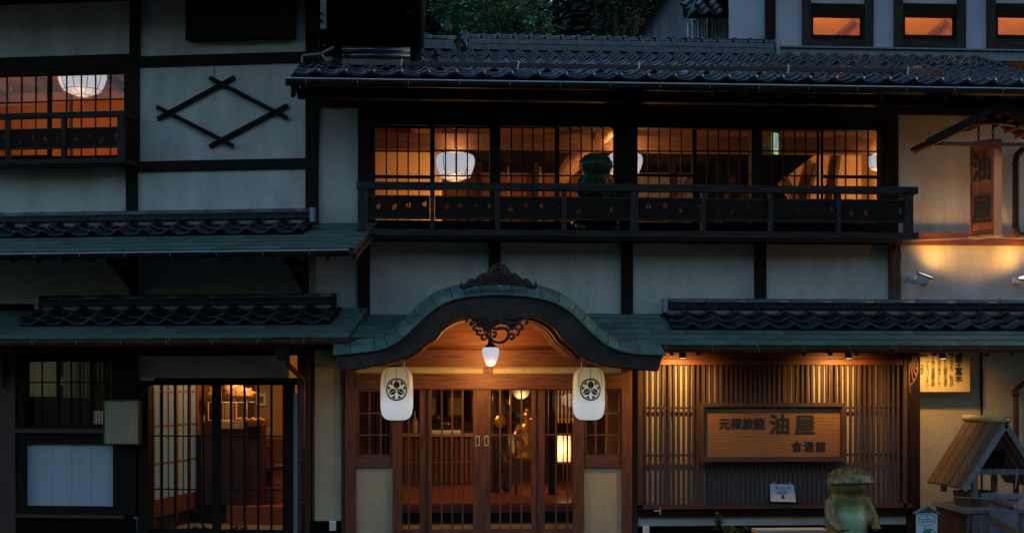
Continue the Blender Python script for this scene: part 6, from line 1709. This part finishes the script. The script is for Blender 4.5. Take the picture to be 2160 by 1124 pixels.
# ================================================================== REAR BUILDINGS
rear = Thing('rear_building', 'upper storey with three orange-lit windows behind the main roof', 'building', M, (M.x(1850, 2.2), 2.2, 0))
dr_ = 2.2
def rbox(name, p0, q0, p1, q1, d0, d1, m, parent=None): return wallbox(rear, M, name, p0, q0, p1, q1, d0, d1, m, parent)
for pa, pb in ((1540, 1622), (1634, 1700), (1835, 1893), (2030, 2088), (2290, 2330)):
    rbox('plaster_panel', pa, -120, pb, 125, dr_, dr_ + .1, PLAM)
rbox('post', 1615, -120, 1636, 120, dr_ - .05, dr_ + .1, DWZ)
for k, (wa, wb) in enumerate(((1715, 1813), (1909, 2008), (2105, 2204))):
    oa, ob = wa - 22, wb + 30
    rbox('window_post', oa, -120, oa + 18, 104, dr_ - .05, dr_ + .1, GWZ); rbox('window_post', ob - 18, -120, ob, 104, dr_ - .05, dr_ + .1, GWZ)
    rbox('sill_beam', oa + 18, 84, ob - 18, 104, dr_ - .04, dr_ + .1, GWX); rbox('head_beam', oa + 18, 8, ob - 18, 34, dr_ - .04, dr_ + .1, DWX)
    rbox('plaster_panel', oa + 18, -120, ob - 18, 8, dr_ - .01, dr_ + .1, PLAM)
    lattice_window(rear, M, wa - 6, wb + 8, 30, 85, dr_ + .02, [], [], fw=.05)
    # warm blind behind the glass, with a slanting brace in front of it
    x0_, z1_ = A(wa - 14, 20, dr_ + .5); x1_, z0_ = A(wb + 20, 100, dr_ + .5)
    b = B(); b.box(x0_ - .1, x1_ + .1, dr_ + 1.0, dr_ + 1.03, z0_ - .2, z1_ + .6); rear.part('room_wall', b, mat('orange_blind', (.62, .27, .05), .9, .08, 6))
    b = B(); b.box(x0_ - .3, x1_ + .3, dr_ + .12, dr_ + 1.0, z1_ + .6, z1_ + .65); b.box(x0_ - .3, x1_ + .3, dr_ + .12, dr_ + 1.0, z0_ - .3, z0_ - .2); b.box(x0_ - .15, x0_ - .1, dr_ + .12, dr_ + 1, z0_ - .2, z1_ + .6); b.box(x1_ + .1, x1_ + .15, dr_ + .12, dr_ + 1, z0_ - .2, z1_ + .6); rear.part('room_shell', b, OCH)
    if k < 2:
        q0, q1 = A(wa + 45, 80, dr_ + .9), A(wa + 90, 40, dr_ + .9); b = B(); b.bar((q0[0], dr_ + .95, q0[1]), (q1[0], dr_ + .95, q1[1]), .02, .06); rear.part('brace', b, mat('dull_brace', (.30, .12, .04), .8))
    lx_, lz_ = A((wa + wb) / 2, 0, dr_ + .5)
    t = Thing('blind_room_lamp', ['small lamp above the first orange window behind the roof', 'small lamp above the second orange window behind the roof', 'small lamp above the third orange window behind the roof'][k], 'lamp', M, (lx_, dr_ + .5, lz_), 'lamps lighting the orange rear windows')
    b = B(); b.ball((lx_, dr_ + .55, lz_ + .38), .06); t.part('bulb', b, MATS['soft_white'], smooth=True)
    b = B(); b.tube([(lx_, dr_ + .55, lz_ + .44), (lx_, dr_ + .55, z1_ + .6)], .008, 5); t.part('cord', b, INK)
    t.light('lamp_light', (lx_, dr_ + .5, lz_ + .25), 9, (1, .56, .16), .08)
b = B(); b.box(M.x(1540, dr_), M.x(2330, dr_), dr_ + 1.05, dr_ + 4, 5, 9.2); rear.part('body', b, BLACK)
b = B(); b.hexa([(M.x(1500, dr_), 1.3, 9.2), (M.x(2330, dr_), 1.3, 9.2), (M.x(2330, dr_), 6, 10.9), (M.x(1500, dr_), 6, 10.9), (M.x(1500, dr_), 1.3, 9.35), (M.x(2330, dr_), 1.3, 9.35), (M.x(2330, dr_), 6, 11.05), (M.x(1500, dr_), 6, 11.05)]); rear.part('roof', b, TILE)

shed = Thing('timber_gable_house', 'grey weathered plank gable wall rising behind the ridge', 'building', M, (M.x(1440, 5), 5, 0))
dg_ = 5.0
xa_, za_ = A(1338, 88, dg_); xb_, zb__ = A(1400, -12, dg_)
x = xa_; k = 0
slope_ = (zb__ - za_) / (xb_ - xa_); xend = A(1560, 0, dg_)[0]
WG = mat('silver_planks', (.34, .36, .40), .85, .35, 6, (22, 22, .5), .5, 40, rnd=.10)
while x < xend:
    w_ = .155; x2 = min(x + w_ - .005, xend)
    zA, zB = min(za_ + slope_ * (x - xa_), 12), min(za_ + slope_ * (x2 - xa_), 12)
    b = B(); b.prism([(x, 5.5), (x2, 5.5), (x2, zB), (x, zA)], dg_ + (.008 if k % 2 else 0), dg_ + .05); shed.part('plank', b, WG); x += w_; k += 1
b = B(); b.bar((xa_ - .02, dg_ - .1, za_ - .02), (xa_ + 2.6, dg_ - .1, za_ - .02 + slope_ * 2.62), .3, .05); shed.part('verge_board', b, DWX)
b = B(); b.bar((xa_ + .05, dg_ - .05, za_ - .02), (xa_ + 2.67, dg_ - .05, za_ - .02 + slope_ * 2.62), .1, .03); shed.part('verge_flashing', b, mat('verge_metal', (.12, .13, .15), .4))
# corrugated pipes and the small tiled roof in front of them
px_list = [(1449, 1456, 52), (1458, 1466, 44), (1464, 1470, 42), (1470, 1477, 42), (1477, 1483, 42), (1483, 1489, 42)]
t = Thing('grey_vent_pipes', 'row of pale grey pipes rising behind the roof ridge', 'pipes', M, (M.x(1470, 3), 3.0, 6.8))
for pa, pb, yt in px_list:
    xa_, z1_ = A(pa, yt, 3.0); xb_ = A(pb, yt, 3.0)[0]
    b = B(); b.tube([((xa_+xb_)/2, 3.0, 6.8), ((xa_+xb_)/2, 3.0, z1_)], (xb_-xa_)/2*.95, 12)
    b.tube([((xa_+xb_)/2, 3.0, z1_ - .03), ((xa_+xb_)/2, 3.0, z1_ + .012)], (xb_-xa_)/2*1.12, 12); t.part('pipe', b, mat('pipe_grey', (.52, .56, .60), .5, .1), smooth=True)
for pa, pb in ((1491, 1500), (1501, 1527), (1528, 1543)):
    xa_, z1_ = A(pa, 40, 3.05); xb_ = A(pb, 40, 3.05)[0]; nn = 16
    b = B(); b.grid([[(xa_ + (xb_-xa_)*i/nn, 3.05 + .012*math.cos(i*math.pi/2), zz_) for i in range(nn+1)] for zz_ in (6.8, z1_)]); t.part('metal_sheet', b, MATS['pipe_grey'], smooth=True)
b = B(); p0_, p1_ = A(1528, 46, 2.98), A(1543, 72, 2.98); b.tube([(p0_[0], 2.98, p0_[1]), (p0_[0]+.02, 2.98, p0_[1]-.1), (p1_[0], 2.98, p1_[1])], .006, 5); t.part('cable', b, INK)
t = Thing('small_tiled_canopy', 'small dark tiled canopy roof in front of the plank gable', 'canopy', M, (M.x(1495, 2.6), 2.6, 7.6))
za1 = A(1495, 40, 2.4)[1]; xa_, xb_ = A(1442, 30, 2.4)[0], A(1545, 30, 2.4)[0]
b = B(); b.hexa([(xa_, 2.4, za1), (xb_, 2.4, za1), (xb_, 3.4, za1+.55), (xa_+.16, 3.4, za1+.55), (xa_, 2.4, za1+.06), (xb_, 2.4, za1+.06), (xb_, 3.4, za1+.61), (xa_+.16, 3.4, za1+.61)]); t.part('deck', b, BLACK)
for k in range(3):
    for r_ in range(3): t.inst('roof_tile', T_DARK, (xa_ + .02 + k*.34*.62*1.0 , 2.36 + r_*.24, za1 + .06 + r_*.13), (.5, 0, 0), scale=(.62, 1, 1))
b = B(); b.tube([(xa_ + .22, 2.36, za1 + .36), (xa_ + .12, 2.33, za1 + .14), (xa_ + .05, 2.36, za1 + .0)], .012, 6); b.tube([(xa_ + .06 + .1*math.cos(a), 2.34, za1 + .18 + .1*math.sin(a)) for a in [i*.25 for i in range(10)]], .005, 5); t.part('cable', b, mat('teal_cable', (.05, .18, .2), .5))

# ================================================================== trees on the hillside
def leafy(name, label, px, py, d, rx, rz, n, seed, lsize, tone=LEAF, group='broadleaf trees behind the roof', zc_=None, squash=1.0):
    rnd = random.Random(seed); x, z = A(px, py, d)
    zg = -0.3 + max(0, d - 13) * .42
    t = Thing(name, label, 'tree', M, (x, d, zg), group)
    b = B(); b.tube([(x, d, zg - .3), (x + .1, d, (zg + z) / 2), (x, d, z + .3)], [.22, .16, .08], 10)
    clumps = []
    for k in range(26):
        a, e = rnd.uniform(0, 6.28), rnd.uniform(-1.2, 1.4); rr = rnd.uniform(.35, .95)
        c = Vector((x + rx * rr * math.cos(a) * math.cos(e), d + rx * .8 * rr * math.sin(a) * math.cos(e), z + rz * rr * math.sin(e)))
        clumps.append((c, rnd.uniform(.28, .6) * rx * .55)); 
        mid = Vector((x, d, (z + zg) / 2 + 1)).lerp(c, .5) + Vector((0, 0, .2))
        b.tube([(x, d, (z + zg) / 2 + .5 + rnd.random()), mid, c], [.07, .04, .015], 6)
    t.part('trunk', b, BARK, smooth=True)
    lf = B()
    for _ in range(n):
        c, r = rnd.choice(clumps)
        p = c + Vector((rnd.gauss(0, .5), rnd.gauss(0, .5), rnd.gauss(0, .38))) * r
        an = rnd.uniform(0, 6.28); dr = Vector((math.cos(an), math.sin(an), rnd.uniform(-.7, .25))).normalized()
        sd2 = dr.cross(Vector((rnd.uniform(-.5, .5), rnd.uniform(-.5, .5), 1))).normalized(); l_ = lsize * rnd.uniform(.6, 1.25); w_ = l_ * .26
        nb_ = len(lf.v)
        lf.v += [tuple(p), tuple(p + dr * l_ * .4 + sd2 * w_), tuple(p + dr * l_), tuple(p + dr * l_ * .4 - sd2 * w_)]
        lf.f.append((nb_, nb_+1, nb_+2, nb_+3))
    o = t.part('crown', lf, tone)
    return t
leafy('leafy_tree', 'bright leafy tree behind the left end of the tiled ridge', 1020, 20, 11, 1.25, 1.1, 6500, 1, .13)
leafy('leafy_tree', 'smaller leafy tree just above the ridge, right of the small ridge piece', 1085, 60, 10.5, .85, .55, 3000, 5, .12)
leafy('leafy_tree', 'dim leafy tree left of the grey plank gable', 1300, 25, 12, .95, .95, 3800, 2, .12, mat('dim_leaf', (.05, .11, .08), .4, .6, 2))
leafy('low_shrub', 'ferny shrub peeping over the small ridge piece', 945, 82, 8.6, .30, .22, 700, 3, .09, PLANT, 'broadleaf trees behind the roof')
random.seed(21)
CRN = []
for k in range(22):
    px = [760, 830, 890, 940, 1010, 1080, 1150, 1170, 1215, 1240, 1260, 1310, 1360, 1420, 1500, 1600, 1720, 1850, 2000, 2130, 600, 450][k]
    d = [22, 18, 24, 19, 26, 21, 17, 24, 16.5, 20, 25, 18, 23, 19, 22, 25, 21, 26, 22, 20, 24, 26][k]
    x = A(px, 100, d)[0]; zg = -0.3 + (d - 13) * .42; h = random.uniform(10, 12.5)
    words = 'tall dark cedar trunk on the black hillside behind the inn'
    t = Thing('cedar_tree', words, 'tree', M, (x, d, zg), 'cedars on the dark hillside')
    b = B(); b.tube([(x, d, zg - 1), (x + .1, d, zg + h * .5), (x, d, zg + h)], [.28, .2, .05], 10); t.part('trunk', b, BARK, smooth=True)
    lf = B()
    for _ in range(1500):
        u = random.random() ** .8; hh = zg + h * (.22 + .78 * u); rr = (1 - u) * 2.3 + .25; a = random.uniform(0, 6.28); q = rr * math.sqrt(random.random())
        p = Vector((x + q * math.cos(a), d + q * math.sin(a), hh - q * .25)); l_ = random.uniform(.3, .6)
        dr = Vector((math.cos(a), math.sin(a), -.5)).normalized(); s2 = dr.cross(Vector((0, 0, 1))).normalized() * l_ * .3; nb_ = len(lf.v)
        lf.v += [tuple(p), tuple(p + dr * l_ * .5 + s2), tuple(p + dr * l_), tuple(p + dr * l_ * .5 - s2)]; lf.f.append((nb_, nb_+1, nb_+2, nb_+3))
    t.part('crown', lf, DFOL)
print('OBJECTS', len(bpy.data.objects), 'POLYS', sum(len(m.polygons) for m in bpy.data.meshes))
